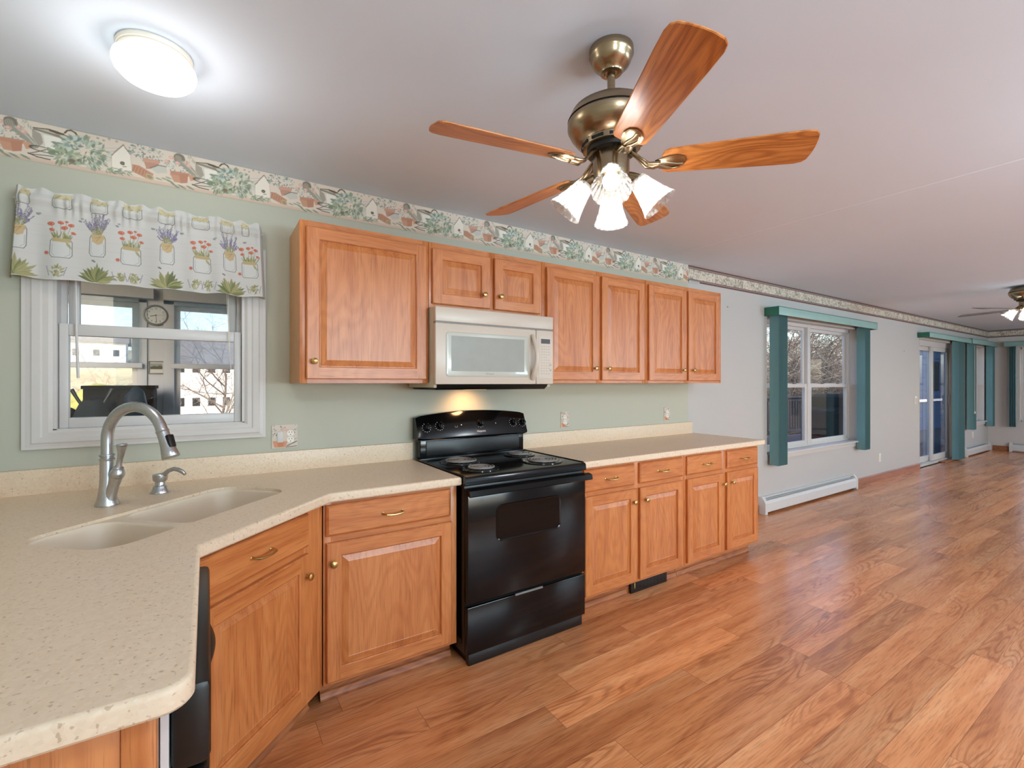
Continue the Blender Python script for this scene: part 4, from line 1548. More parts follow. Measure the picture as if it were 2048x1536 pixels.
def build_fan(label, loc, phase, bladem, drop, shade_yaw, bulbs=4):
    """local origin at the ceiling; drop = height of the blades below it"""
    f = thing('ceiling_fan', label, 'ceiling fan', loc, 0)
    A = M['antique']
    zb = -drop
    if drop > .3:
        cn = MB().lathe([(.070, 0), (.071, -.020), (.068, -.026), (.066, -.030), (.063, -.040), (.056, -.053), (.052, -.056), (.042, -.067), (.036, -.071), (.034, -.077), (.023, -.080), (.020, -.076), (.016, -.076)], (0, 0, 0), 40).build('canopy', A, f)
        MB().lathe([(.0125, -.07), (.0125, -.175)], (0, 0, 0), 20).build('downrod', A, f)
        MB().lathe([(.0135, -.150), (.028, -.158), (.030, -.168), (.055, -.172)], (0, 0, 0), 28).build('rod_collar', A, f)
    top = zb + .202 if drop > .3 else 0
    R0 = .140
    mh = MB().lathe([(0, top), (.052, top - .002), (.096, top - .010), (.126, top - .030), (R0 - .002, top - .056), (R0, top - .060)], (0, 0, 0), 48).build('motor_housing', A, f)
    MB().lathe([(R0 - .004, top - .060), (R0 - .004, top - .066)], (0, 0, 0), 48).build('housing_groove', M['dark'], mh)
    MB().lathe([(R0, top - .066), (R0, top - .082), (R0 - .010, top - .102), (.112, top - .124), (.094, top - .133), (.092, top - .149), (.080, top - .151)], (0, 0, 0), 48).build('lower_housing', A, mh)
    mb = MB()
    for k in range(10):
        mb.box(.0915, .0935, -.020, .020, top - .146, top - .137)
        mb.xf(Matrix.Rotation(2 * PI * (k + .5) / 10, 4, 'Z'), len(mb.v) - 8)
    mb.build('vent_slots', M['dark'], mh)
    MB().lathe([(.078, top - .150), (.078, top - .164), (.060, top - .166)], (0, 0, 0), 40).build('flywheel', M['blackmat'], mh)
    # blade along +x: outline then pitched about its own axis
    out = []
    half = [(x * 1.033, y * .96) for x, y in [(.150, .028), (.156, .046), (.172, .055), (.25, .059), (.36, .0645), (.48, .070), (.535, .071), (.556, .066), (.566, .054), (.571, .030), (.573, 0)]]
    out = [(x, y) for x, y in half] + [(x, -y) for x, y in reversed(half[:-1])]
    bl = MB()
    e = .002
    inn = offset(list(reversed(out)), e)[::-1]
    bl.loft([[(x, y, -.003) for x, y in inn], [(x, y, -.001) for x, y in out], [(x, y, .001) for x, y in out], [(x, y, .003) for x, y in inn]], 0, False, True, True)
    pit = Matrix.Rotation(R_(-15), 4, 'X')
    bl.xf(pit)
    # blade iron: arm rising from the flywheel to a leaf-shaped plate under the blade
    ir = MB()
    arm = [(.060, .004, .040), (.082, .006, .020), (.108, .010, -.008), (.130, .008, -.012), (.150, .002, -.008)]
    ir.tube(arm, [.010, .0105, .012, .015, .017], 12, 0, True, .45)
    arm2 = [(.062, -.008, .040), (.086, -.014, .014), (.115, -.014, -.010), (.150, -.006, -.009)]
    ir.tube(arm2, [.006, .0065, .008, .010], 10, 0, True, .6)
    leaf = [(.135, .012), (.150, .026), (.175, .034), (.200, .032), (.222, .020), (.230, .0), (.222, -.018), (.200, -.027), (.175, -.026), (.150, -.018), (.135, -.010)]
    li = offset(list(reversed(leaf)), .009)[::-1]
    st0 = len(ir.v)
    ir.loft([[(x, y, -.0035) for x, y in leaf], [(x, y, -.007) for x, y in leaf], [(x, y, -.0115) for x, y in li], ], 0, True, False, True)
    ir.tube([(.140, -.004, -.009), (.165, .012, -.012), (.190, .022, -.0125), (.212, .018, -.0115)], [.004, .004, .003, .002], 8)
    ir.tube([(.140, -.008, -.009), (.170, -.006, -.0125), (.200, .004, -.0125), (.220, .006, -.0115)], [.004, .004, .003, .002], 8)
    ir.xf(pit, st0)
    bo = bl.build('blade', bladem, f)
    bo.location = (0, 0, zb)
    bo.rotation_euler = (0, 0, phase)
    ir.build('blade_iron', A, bo)
    for k in range(1, 5):
        c = bo.copy(); col.objects.link(c); c.parent = f
        c.rotation_euler = (0, 0, phase - k * 2 * PI / 5)
        g = bo.children[0].copy(); col.objects.link(g); g.parent = c
    # light kit
    lz = top - .166
    lk = MB().lathe([(.056, lz + .004), (.058, lz), (.058, lz - .088), (.054, lz - .098), (.040, lz - .108), (.018, lz - .114), (.012, lz - .122), (0, lz - .124)], (0, 0, 0), 36).build('light_kit', A, f)
    for k in range(bulbs):
        a = shade_yaw + k * 2 * PI / bulbs
        tl = R_(40)
        dv = Vector((math.cos(a) * math.sin(tl), math.sin(a) * math.sin(tl), -math.cos(tl)))
        c0 = Vector((math.cos(a) * .076, math.sin(a) * .076, lz - .084))
        MB().tube([(math.cos(a) * .045, math.sin(a) * .045, lz - .070), c0 - dv * .004, c0 + dv * .016], [.013, .016, .024], 16).build('socket', A, lk)
        prof = [(.027, .002), (.030, .010), (.033, .030), (.039, .055), (.046, .080), (.053, .100), (.0585, .112), (.0575, .113), (.0515, .100), (.0445, .080), (.037, .055), (.031, .030), (.028, .012)]
        sh = MB()
        v0 = len(sh.v)
        sh.shell(prof, c0 + dv * .004, 72, 0, (.022, 18), dv)
        so = sh.build('lamp_shade', M['shade'], f)
        MB().lathe([(.010, .010), (.013, .020), (.014, .030), (.022, .048), (.026, .062), (.024, .076), (.016, .086), (0, .090)], c0 + dv * .004, 20, 0, True, None, dv).build('bulb', M['bulb'], so)
        cw_ = c0 + dv * .075 + Vector(loc)
        light('fan_bulb', 'POINT', cw_, 14.0, (1, .98, .95), radius=.026)
    return f


build_fan('large brass ceiling fan with oak blades and four lit glass shades, over the kitchen', (FX, FY, CEIL), R_(170.4), M['blade'], CEIL - FZ, R_(225))
build_fan('distant hugger ceiling fan with grey blades at the right edge of the photo', (7.58, 1.21, CEIL - LOW), R_(150), M['blade_grey'], .255, R_(190))

# flush ceiling light over the sink corner
fl = thing('ceiling_light', 'round flush ceiling light with glowing white glass dome above the sink', 'ceiling light', (-.140, 1.905, CEIL))
MB().lathe([(.100, 0), (.103, -.006), (.100, -.014), (.096, -.016), (.098, -.020), (.094, -.034), (.090, -.036)], (0, 0, 0), 48).build('pan', M['ivory'], fl)
MB().lathe([(.098, -.034), (.110, -.042), (.113, -.056), (.107, -.074), (.090, -.092), (.060, -.104), (.030, -.109), (0, -.110)], (0, 0, 0), 48).build('glass_dome', M['dome'], fl)
light('flush_bulb', 'POINT', (-.140, 1.905, CEIL - .15), 9.0, (1, .95, .88), radius=.09)

# ------------------------------------------------------------------ vertical blinds with valances


def blinds(name, label, x0, x1, zt, zv, zb, stacks, lead=0, place=None):
    """along x on the kitchen wall; stacks = list of (xa, xb)"""
    t = thing(name, label, 'blinds', (0, 0, 0), 0, 'teal vertical blinds')
    yf = W - .155
    b = MB().box(x0 + .003, x1 - .003, yf, yf + .004, zv, zt, 0, .0015)
    b.box(x0 + .003, x1 - .003, yf, W - .004, zt - .006, zt - .002, 0)
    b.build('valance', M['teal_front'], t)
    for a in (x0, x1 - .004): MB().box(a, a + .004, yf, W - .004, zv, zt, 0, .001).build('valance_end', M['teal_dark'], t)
    MB().box(x0 + .02, x1 - .02, W - .085, W - .045, zt - .05, zt - .012).build('headrail', M['vinyl'], t)
    for xa, xb in stacks:
        n = max(5, int((xb - xa) / .0125))
        for k in range(n):
            x = xa + (xb - xa) * (k + .5) / n
            pr_ = []
            for j in range(7):
                yy = W - .124 + .094 * j / 6
                bow = .004 * math.sin(PI * j / 6)
                pr_.append((x + bow, yy))
            pr_ += [(x + .0016 + .004 * math.sin(PI * j / 6), W - .124 + .094 * j / 6) for j in range(6, -1, -1)]
            mb = MB().prism(pr_, 2, zb, zv + .02, 0, False)
            if k in (0, n - 1) or True:
                mb.xf(Matrix.Translation((x, W - .077, 0)) @ Matrix.Rotation(R_(4 * math.sin(k * 2.3)), 4, 'Z') @ Matrix.Translation((-x, -W + .077, 0)))
            mb.build('vane', M['teal'], t)
    return t


b1 = blinds('vertical_blinds', 'teal vertical blinds parted to both sides of the wide double window', 4.938, 7.43, 2.165, 2.075, .500, [(4.985, 5.175), (7.115, 7.285)])
b2 = blinds('vertical_blinds', 'floor-length teal vertical blinds drawn to the right of the sliding patio door', 9.41, 11.60, 2.165, 2.085, .022, [(10.99, 11.33)])
b3 = blinds('vertical_blinds', 'teal vertical blinds on the narrow window between the patio door and the room corner', 11.64, 13.36, 2.180, 2.09, .500, [(11.86, 12.03), (13.13, 13.30)])
MB().tube([(11.90, W - .13, 2.07), (11.90, W - .13, .84)], .003, 6).lathe([(.004, 0), (.012, -.02), (.012, -.05), (.0, -.055)], (11.90, W - .13, .85), 12).build('pull_cord', M['ivory'], b3)
b4 = blinds('vertical_blinds', 'teal vertical blinds on the window of the far end wall, right edge of the photo', -1.0, 2.43, 2.180, 2.09, .500, [(-.935, -.84), (2.20, 2.36)])
b4.rotation_euler = (0, 0, R_(-90))
b4.location = (XR - W, 1.43, 0)
# ------------------------------------------------------------------ baseboard heaters


def heater(label, L, loc, rz):
    t = thing('baseboard_heater', label, 'heater', loc, rz, 'white baseboard heaters')
    Hh, D = .178, .070
    c = MB()
    c.prism([(0, .030), (-.006, .030), (-.006, Hh), (0, Hh)], 0, 0.02, L - .02)                       # back plate
    c.prism([(-.004, Hh - .002), (-.004, Hh), (-.034, Hh - .002), (-.036, Hh - .008)], 0, .02, L - .02)  # top hood
    c.prism([(-.030, .140), (-.038, .152), (-.041, .150), (-.034, .137)], 0, .02, L - .02)              # louvre
    c.prism([(-D + .004, .022), (-D, .026), (-D, .112), (-D + .012, .138), (-D + .020, .142), (-D + .020, .136), (-D + .010, .128), (-D + .006, .11), (-D + .006, .03), (-D + .02, .022)], 0, .02, L - .02)
    c.build('cover', M['heater'], t)
    MB().box(.03, L - .03, -.058, -.010, .05, .120).build('fin_element', M['dark'], t)
    for a in (0, L - .045):
        MB().prism([(0, 0.002), (-D - .003, 0.002), (-D - .003, .118), (-D + .010, .146), (-.034, Hh + .003), (0, Hh + .003)], 0, a, a + .045).build('end_cap', M['heater'], t)
    return t


heater('white baseboard heater below the wide double window', 7.05 - 4.83, (4.83, W - .001, 0), 0)
heater('short white baseboard heater below the narrow window by the corner', 13.30 - 11.72, (11.72, W - .001, 0), 0)
heater('white baseboard heater along the far end wall', 3.2, (XR - .001, 2.37, 0), R_(-90))

# ------------------------------------------------------------------ wall plates


def plate_paint(w, h, seed):
    q = Paint(w, h, 1400, (206, 192, 178))
    rn = random.Random(seed)
    q.bush(w * .2, h * .2, w * .25, h * .22, 26, .014, .005, [(130, 136, 122), (160, 160, 146), (110, 112, 104)], rn)
    q.bush(w * .15, h * .5, w * .15, h * .2, 20, .012, .005, [(140, 150, 140), (196, 198, 184), (118, 126, 116)], rn)
    q.bush(w * .85, h * .18, w * .16, h * .16, 18, .016, .004, [(96, 88, 78), (140, 132, 118), (190, 184, 170)], rn)
    q.ell(w * .45, h * .18, w * .12, h * .08, (206, 172, 158), .8)
    q.ell(w * .60, h * .26, w * .10, h * .08, (204, 168, 156), .7)
    q.poly([(w * .03, h * .68), (w * .6, h * .72), (w * .55, h * .97), (w * .1, h * .97)], (206, 142, 112))
    q.poly([(w * .2, h * .76), (w * .48, h * .78), (w * .44, h * .96), (w * .24, h * .96)], (190, 122, 84))
    q.line([(w * .60, h * .92), (w * .97, h * .74)], .004, (78, 60, 46))
    q.line([(w * .55, h * .97), (w * .97, h * .95)], .003, (70, 56, 46))
    q.line([(w * .70, h * .70), (w * .97, h * .62)], .003, (150, 140, 126))
    q.line([(w * .75, h * .86), (w * .97, h * .82)], .002, (200, 190, 176))
    return q.a


def outlet_face(parent, x, z, y=-.006, slots=True):
    mb = MB().prism([(x + .0172 * math.cos(a) * (1 if abs(math.cos(a)) < .9 else .97), z + .0145 * max(-.85, min(.85, math.sin(a))) / .85) for a in [2 * PI * k / 24 for k in range(24)]], 1, y - .0015, y, 0)
    o = mb.build('receptacle', M['ivory'], parent)
    mb = MB()
    for sx in (-.0066, .0066): mb.box(x + sx - .0012, x + sx + .0012, y - .0022, y - .0012, z + .001, z + .009)
    mb.lathe([(.0024, 0), (.0024, .001)], (x, y - .0012, z - .0075), 12, 0, False, None, (0, -1, 0))
    mb.build('slots', M['dark'], o)
    return o


def printed_plate(label, cx, cz, w, h, kind, seed):
    t = thing('outlet_plate', label, 'outlet', (cx, W, cz))
    MB().box(-w / 2, w / 2, -.0045, -.0003, -h / 2, h / 2, 0, .002).build('plate_back', M['ivory'], t)
    painted_grid('plate', plate_paint(w, h, seed), lambda S, Tt: np.stack([-w / 2 + .001 + (w - .002) * S, np.full_like(S, -.0052), h / 2 - .001 - (h - .002) * Tt], -1), M['plate'], t)
    if kind == 'combo':
        o = MB().box(-.036, -.008, -.009, -.005, -.030, .026, 0, .0015).build('rocker_switch', M['white'], t)
        for dz in (.016, -.018): outlet_face(t, .027, dz)
    else:
        for dz in (.019, -.019): outlet_face(t, 0, dz)
    return t


printed_plate('wide patterned wall plate with switch and outlet beside the sink window', .338, 1.092, .122, .119, 'combo', 1)
printed_plate('patterned outlet plate on sage wall nearest the range, right side', 2.214, 1.098, .076, .116, 'duplex', 2)
printed_plate('patterned outlet plate near the right end of the sage wall', 3.368, 1.100, .080, .116, 'duplex', 5)


def white_plate(label, cx, cz, name='outlet_plate', sw=False):
    t = thing(name, label, 'switch' if sw else 'outlet', (cx, W, cz))
    w = .115 if sw else .078
    MB().box(-w / 2, w / 2, -.006, -.0003, -.06, .06, 0, .003).build('plate', M['ivory'], t)
    if sw:
        for x in (-.023, .023): MB().box(x - .016, x + .016, -.010, -.0055, -.033, .033, 0, .002).build('rocker', M['white'], t)
    else:
        for dz in (.019, -.019): outlet_face(t, 0, dz, -.0058)
    return t


white_plate('white wall outlet low on the wall right of the wide window', 7.946, .317)
white_plate('white wall outlet under the narrow corner window above the heater', 12.36, .366)
white_plate('white double light switch left of the sliding patio door', 9.345, 1.10, 'light_switch', True)
t = thing('vent_grille', 'small grey slotted grille under the border above the right wall cabinet', 'vent', (3.672, W, 2.282))
MB().box(0, .15, -.008, -.0003, 0, .022, 0, .002).build('frame', M['heater'], t)
mb = MB()
for k in range(3): mb.box(.008, .142, -.0088, -.007, .004 + k * .006, .0065 + k * .006)
mb.build('slats', M['grey'], t)
for (x, z, lb) in ((4.277, 2.115, 'tiny nail in the white wall left of the wide double window'), (8.86, 1.855, 'tiny nail in the white wall between wide window and patio door')):
    tag(MB().lathe([(.006, 0), (.007, .004), (0, .008)], (x, W, z), 10, 0, True, None, (0, -1, 0)).build('nail', M['grey']), lb, 'nail')

# ------------------------------------------------------------------ printed cotton valance on a rod over the sink window
VW, VH = .905, .365
p = Paint(VW, VH, 760, (222, 220, 217))
rnd = random.Random(11)
for k in range(9):
    yy = VH * (k + .6) / 9
    p.line([(0, yy + rnd.uniform(-.004, .004)), (VW, yy + rnd.uniform(-.004, .004))], .0014, (206, 204, 202), .6)
for k in range(40):
    x, y = rnd.uniform(0, VW), rnd.uniform(0, VH)
    p.line([(x, y), (x + rnd.uniform(.03, .12), y + rnd.uniform(-.003, .003))], .001, (212, 210, 208), .7)
TANJ, GLS = (206, 182, 128), (92, 96, 94)


def jar(x, y, w, h, twine=True, rot=0):
    """y = top of the neck"""
    p.poly([(x - w * .5, y + h * .12), (x + w * .5, y + h * .12), (x + w * .52, y + h * .9), (x + w * .42, y + h), (x - w * .42, y + h), (x - w * .52, y + h * .9)], (226, 228, 226), .7)
    P = [(x - w * .40, y), (x - w * .5, y + h * .15), (x - w * .52, y + h * .86), (x - w * .40, y + h), (x + w * .40, y + h), (x + w * .52, y + h * .86), (x + w * .5, y + h * .15), (x + w * .40, y)]
    p.line(P, .0022, GLS, .9)
    p.line([(x - w * .40, y + h * .3), (x - w * .42, y + h * .8), (x - w * .3, y + h * .92)], .0014, (160, 164, 162), .8)
    p.line([(x + w * .40, y + h * .4), (x + w * .42, y + h * .82), (x + w * .2, y + h * .93)], .0014, (150, 154, 152), .8)
    if twine:
        p.poly([(x - w * .44, y - h * .02), (x + w * .44, y - h * .02), (x + w * .42, y + h * .18), (x - w * .42, y + h * .18)], TANJ, .95)
        p.line([(x - w * .42, y + h * .06), (x + w * .42, y + h * .06)], .0012, (184, 158, 104))
        p.line([(x - w * .42, y + h * .13), (x + w * .42, y + h * .12)], .0012, (190, 164, 110))


def lavender(x, y):
    for k in range(30):
        sx = x + rnd.uniform(-.030, .030)
        a = (sx - x) / .03
        x1, y1 = x + a * .044 + rnd.uniform(-.006, .006), y - rnd.uniform(.045, .105) + abs(a) * .028
        p.line([(x + a * .012, y + .004), (x1, y1)], .0013, (150, 152, 104), .8)
        for q in range(8):
            t = .42 + .58 * q / 7
            px, py = x + a * .012 + (x1 - x - a * .012) * t, y + (y1 - y) * t
            p.ell(px + rnd.uniform(-.003, .003), py, .0026, .0022, rnd.choice([(132, 122, 168), (116, 106, 150), (158, 150, 186), (142, 136, 160)]), .85)
    p.bush(x, y - .012, .014, .014, 16, .018, .004, [(150, 146, 88), (170, 160, 96)], rnd, -PI / 2)
    jar(x, y, .050, .092)
    p.poly([(x - .022, y), (x + .022, y), (x + .016, y + .034), (x, y + .042), (x - .018, y + .03)], (214, 184, 132), .95)
    p.line([(x - .008, y + .014), (x + .010, y + .005), (x - .004, y + .026)], .0015, (170, 136, 86))
    for sg in (-1, 1):
        q = x + sg * rnd.uniform(.052, .066)
        p.ell(q, y - .055 + rnd.uniform(-.01, .01), .006, .004, (120, 126, 134), .8, .4)
        p.ell(q + .006, y - .060, .005, .004, (150, 154, 160), .8)


def poppies(x, y):
    for k in range(26):
        p.leaf(x + rnd.uniform(-.026, .026), y + .006, -PI / 2 + rnd.uniform(-.6, .6), rnd.uniform(.02, .044), .004, rnd.choice([(154, 154, 94), (178, 172, 110), (136, 140, 86)]), .9)
    for dx, dy, r in ((-.034, -.058, .0115), (-.004, -.066, .010), (.014, -.072, .006), (.028, -.060, .010), (.008, -.046, .011), (-.030, -.034, .009), (.036, -.028, .008)):
        p.line([(x + dx, y + dy), (x + dx * .5, y)], .0014, (150, 150, 92))
        p.ell(x + dx, y + dy, r, r * .72, (216, 104, 66), .95, rnd.uniform(-.4, .4))
        p.ell(x + dx + .002, y + dy - .001, r * .55, r * .36, (236, 148, 118), .8)
        p.ell(x + dx, y + dy, r * .18, r * .18, (120, 60, 44))
    jar(x, y, .066, .078)
    p.leaf(x + .014, y + .012, 1.0, .034, .010, (176, 168, 112), .9)
    p.ell(x - .044, y + .062, .0065, .007, (218, 120, 88), .9)
    for k in range(6): p.leaf(x - .044, y + .062, k * 1.05, .010, .003, (206, 104, 74), .9)


def header_jar(x, y, w):
    jar(x, y - .004, w, .052, False)
    p.poly([(x - w * .5, y - .012), (x + w * .5, y - .012), (x + w * .48, y + .014), (x - w * .48, y + .014)], (220, 206, 160), .9)
    p.bush(x, y + .004, w * .4, .010, 10, .012, .005, [(206, 186, 120), (190, 176, 120)], rnd)


def sage_plant(x, y, s):
    for k in range(19):
        a = -PI / 2 + (k - 9) * .155 + rnd.uniform(-.08, .08)
        L = s * rnd.uniform(.7, 1.0) * (1 - .25 * abs(k - 9) / 9)
        c = rnd.choice([(138, 142, 88), (160, 160, 102), (112, 122, 72), (180, 174, 120)])
        p.leaf(x, y, a, L, s * .17, c, .95)
        p.line([(x, y), (x + math.cos(a) * L * .9, y + math.sin(a) * L * .9)], .0008, (112, 120, 74), .7)


def small_herb(x, y, s):
    p.bush(x, y - s * .5, s * .32, s * .45, 34, s * .34, s * .12, [(168, 166, 118), (144, 148, 100), (190, 182, 134)], rnd, -PI / 2)
    for sg in (-1, 1):
        for q in range(6): p.ell(x + sg * s * (.45 + q * .03), y - s * (.3 + q * .13), .0022, .0026, (144, 136, 170), .85)


for s in (.03, .297, .562, .832): lavender(s * VW, VH * .435); sage_plant(s * VW, VH * .985, .092)
for s in (.172, .420, .708, .925): poppies(s * VW, VH * .53)
for s in (.16, .385, .43, .68, .735, .94): small_herb(s * VW, VH * .985, .050)
for s, ww in ((.045, .03), (.170, .058), (.300, .055), (.425, .064), (.560, .058), (.705, .066), (.825, .054), (.910, .03)): header_jar(s * VW, VH * .055, ww)
for s in (.282, .530, .800): p.ell(s * VW, VH * .74, .005, .004, (120, 116, 112), .8); p.ell(s * VW + .005, VH * .75, .004, .003, (90, 90, 90), .8)

VX0, VX1, VZ0, VZ1 = -.640, .232, 1.790, 2.147


def valance_pos(S, Tt):
    # gathered on the rod: small puckers high up, broad soft folds lower down, a short return to the wall at each end
    x = VX0 - .018 * Tt + (VX1 - VX0 + .034 * Tt) * S
    fold = .010 * np.sin(S * 40 + 1.5 * np.sin(S * 9)) * Tt + .006 * np.sin(S * 23 + 2) * Tt
    puck = .0045 * np.sin(S * 150 + 3 * np.sin(S * 31)) * np.exp(-((Tt - .16) / .10) ** 2) + .004 * np.sin(S * 120 + 2 * np.sin(S * 17)) * np.exp(-(Tt / .07) ** 2)
    rod = .014 * np.exp(-((Tt - .12) / .05) ** 2)
    y = W - .078 - fold - puck - rod
    edge = np.clip(np.minimum(S, 1 - S) / .02, 0, 1)
    y = (W - .012) + (y - (W - .012)) * (edge ** .6)
    z = VZ1 - (VZ1 - VZ0) * Tt + .006 * np.sin(S * 60 + 2 * np.sin(S * 13)) * np.exp(-(Tt / .05) ** 2) + .003 * np.sin(S * 34) * Tt ** 4
    return np.stack([x, y, z], -1)


va = thing('curtain_valance', 'white cotton window valance printed with jars of lavender and poppies', 'curtain', (0, 0, 0))
painted_grid('fabric', faded(p.a, .88, .03, (214, 210, 204)) * .92, valance_pos, M['fabric'], va)
MB().tube([(VX0 + .004, W - .002, 2.104), (VX0 + .004, W - .055, 2.104), (VX0 + .03, W - .070, 2.104), (VX1 - .03, W - .070, 2.104), (VX1 - .004, W - .055, 2.104), (VX1 - .004, W - .002, 2.104)], .006, 8).build('curtain_rod', M['vinyl'], va)

wb = thing('window_blind', 'raised white mini blind in the sink window with hanging wand and pull cord', 'blinds', (0, 0, 0))
MB().box(-.52, .14, W + .003, W + .012, 1.90, 1.936).box(-.52, .14, W - .003, W + .012, 1.87, 1.90).build('headrail', M['vinyl'], wb)
MB().tube([(-.466, W - .008, 1.90), (-.464, W - .010, 1.60), (-.458, W - .012, 1.39)], [.0045, .0048, .0055], 6).build('wand', M['vinyl'], wb)
MB().tube([(.086, W - .004, 1.90), (.088, W - .004, 1.70), (.094, W - .006, 1.52), (.103, W - .006, 1.35), (.104, W - .006, 1.28), (.100, W - .005, 1.225)], .0013, 5).tube([(.076, W - .004, 1.90), (.084, W - .004, 1.72), (.093, W - .005, 1.52)], .0013, 5).build('pull_cord', M['ivory'], wb)

# ------------------------------------------------------------------ enclosed porch seen through the sink window
PY = 4.9
PO = [(-1.85, -.475, .98, 2.03), (-.232, 1.10, .98, 2.03)]
pw = wall_x(MB(), -3.2, 2.2, PY, PY + .12, 2.42, PO)
struct('wall_porch', pw, M['porch'])
struct('floor_porch', MB().box(-3.2, 2.2, W + T + .01, PY + .12, -.1, -.02), M['deck'])
struct('wall_porch_side', MB().box(-3.3, -3.2, W + T + .01, PY + .12, -.02, 2.42), M['porch'])
struct('ceiling_porch', MB().box(-3.2, 2.2, W + T + .01, PY + .4, 2.42, 2.5), M['porch'])
for k, (a, c, za, zb) in enumerate(PO):
    w = structroot('window_%d' % (7 + k))
    b = MB()
    for x0, x1 in ((a - .075, a), (c, c + .06)): b.box(x0, x1, PY - .018, PY, za - .07, zb + .07, 0, .003)
    b.box(a - .075, c + .06, PY - .018, PY, zb, zb + .07, 0, .003).box(a - .09, c + .08, PY - .03, PY, za - .05, za, 0, .003)
    b.build('casing', M['porch'], w)
    b = MB(); sash(b, a, c, za, zb, PY + .02, PY + .06, .04, .04, .05); b.build('sash', M['vinyl'], w)
    pane(w, a + .03, c - .03, za + .04, zb - .03, PY + .04)
for k, (a, c, lb) in enumerate(((-1.86, -.432, 'half-lowered sheer roller shade behind the sink window, left of the wall clock'), (-.262, 1.12, 'half-lowered sheer roller shade behind the sink window, right of the wall clock'))):
    s = thing('roller_shade', lb, 'shade', (0, 0, 0), 0, 'porch roller shades')
    MB().box(a - .04, c + .04 if k else -.366, PY - .095, PY - .020, 2.058, 2.15, 0, .004).build('cassette', M['porch'], s)
    MB().box(a + .03, c - .03, PY - .0505, PY - .0495, 1.530, 2.07).build('shade_cloth', M['shadecloth'], s)
    MB().box(a + .01, c - .01, PY - .062, PY - .038, 1.490, 1.532, 0, .005).build('bottom_bar', M['porch'], s)

ck = thing('wall_clock', 'round wall clock with dark rim between the two porch windows', 'clock', (-.357, PY - .001, 1.934))
MB().lathe([(.086, 0), (.088, .012), (.084, .022), (.076, .024), (.071, .016), (.071, .008)], (0, 0, 0), 44, 0, True, None, (0, -1, 0)).build('rim', M['grey'], ck)
fc = MB().lathe([(.073, .006), (.072, .0085), (0, .0085)], (0, 0, 0), 44, 0, False, None, (0, -1, 0)).build('face', plain('clock_face', (214, 220, 222), 0.5), ck)
RXm = Matrix.Rotation(PI / 2, 4, 'X')
mb = MB()
for k in range(1, 13):
    a = PI / 2 - k * PI / 6
    q = text_mb(str(k), .020, Matrix.Translation((.056 * math.cos(a), -.0092, .056 * math.sin(a))) @ RXm)
    mb.add(q.v, q.f)
mb.build('numerals', M['dark'], fc)
mb = MB()


def hand(ang, L, w):
    mb.box(-w, w, -.0105, -.0098, -.008, L)
    mb.xf(Matrix.Rotation(ang, 4, 'Y'), len(mb.v) - 8)


hand(R_(255), .040, .0022)
hand(R_(176), .056, .0014)
hand(R_(86), .058, .0006)
mb.build('hands', M['dark'], ck)
pc = thing('framed_picture', 'small grey framed landscape picture below the porch wall clock', 'picture', (-.354, PY - .001, 1.444))
b = MB()
for q in ((-.054, -.046, 0, .108), (.046, .054, 0, .108), (-.046, .046, 0, .008), (-.046, .046, .100, .108)): b.box(q[0], q[1], -.012, 0, q[2], q[3], 0, .002)
b.build('frame', M['grey'], pc)
q = Paint(.092, .092, 900, (196, 198, 192))
q.poly([(.006, .012), (.086, .012), (.086, .060), (.006, .060)], (150, 152, 146))
q.poly([(.006, .044), (.03, .03), (.05, .036), (.07, .026), (.086, .034), (.086, .060), (.006, .060)], (98, 102, 92))
for k in range(12): q.ell(.01 + k * .0066, .046 + .003 * math.sin(k * 2.1), .005, .007, (78, 82, 72), .8)
q.poly([(.006, .066), (.086, .066), (.086, .086), (.006, .086)], (206, 206, 200))
painted_grid('print', q.a, lambda S, Tt: np.stack([-.046 + .092 * S, np.full_like(S, -.004), .100 - .092 * Tt], -1), M['printed'], pc)


def blob(mb, c, r, seed, n=3, amp=.18, floor=-99):
    b = bmesh.new()
    bmesh.ops.create_icosphere(b, subdivisions=n, radius=1)
    rn = random.Random(seed)
    ph = [rn.uniform(0, 6) for _ in range(6)]
    for v in b.verts:
        x, y, z = v.co
        k = 1 + amp * (math.sin(3 * x + ph[0]) * math.sin(3.4 * y + ph[1]) + .6 * math.sin(6 * z + ph[2]) * math.sin(5 * x + ph[3]))
        v.co = Vector((c[0] + r[0] * x * k, c[1] + r[1] * y * k, max(floor, c[2] + r[2] * z * k)))
    return mb.bm(b, 0, True)


# dark stored things on the porch
t = thing('storage_cabinet', 'dark brown low cabinet against the porch window, behind the bags', 'cabinet', (-.54, 4.60, -.02))
b = MB().box(-.20, .20, -.15, .15, .05, 1.345, 0, .004).box(-.21, .21, -.16, .16, 1.345, 1.37, 0, .004)
b.build('carcass', M['darkwood'], t)
for sx in (-.1, .1):
    d = MB().box(sx - .093, sx + .093, -.165, -.15, .09, 1.31, 0, .003).build('door', M['darkwood'], t)
    MB().lathe([(.012, 0), (.014, .012), (0, .018)], (sx - .07 * (1 if sx > 0 else -1), -.165, .8), 12, 0, True, None, (0, -1, 0)).build('knob', M['blackmat'], d)
for a in (-.18, .18):
    MB().box(a - .02, a + .02, -.13, .13, 0, .05).build('foot', M['darkwood'], t)
t = thing('storage_bin', 'long black bin on the porch carrying the heap of dark bags', 'bin', (-.62, 4.22, -.02))
MB().box(-.36, .30, -.10, .12, 0, 1.07, 0, .03).build('tub', M['cover'], t)
MB().box(-.37, .31, -.11, .13, 1.07, 1.10, 0, .01).build('lid', M['cover'], t)
bg2 = MB()
blob(bg2, (-.605, 4.23, 1.178), (.095, .085, .092), 2, 4, .12, 1.1005)
tag(bg2.build('duffel_bag', M['cover']), 'slumped black bag heaped on the bin outside the sink window', 'bag')
bg2 = MB()
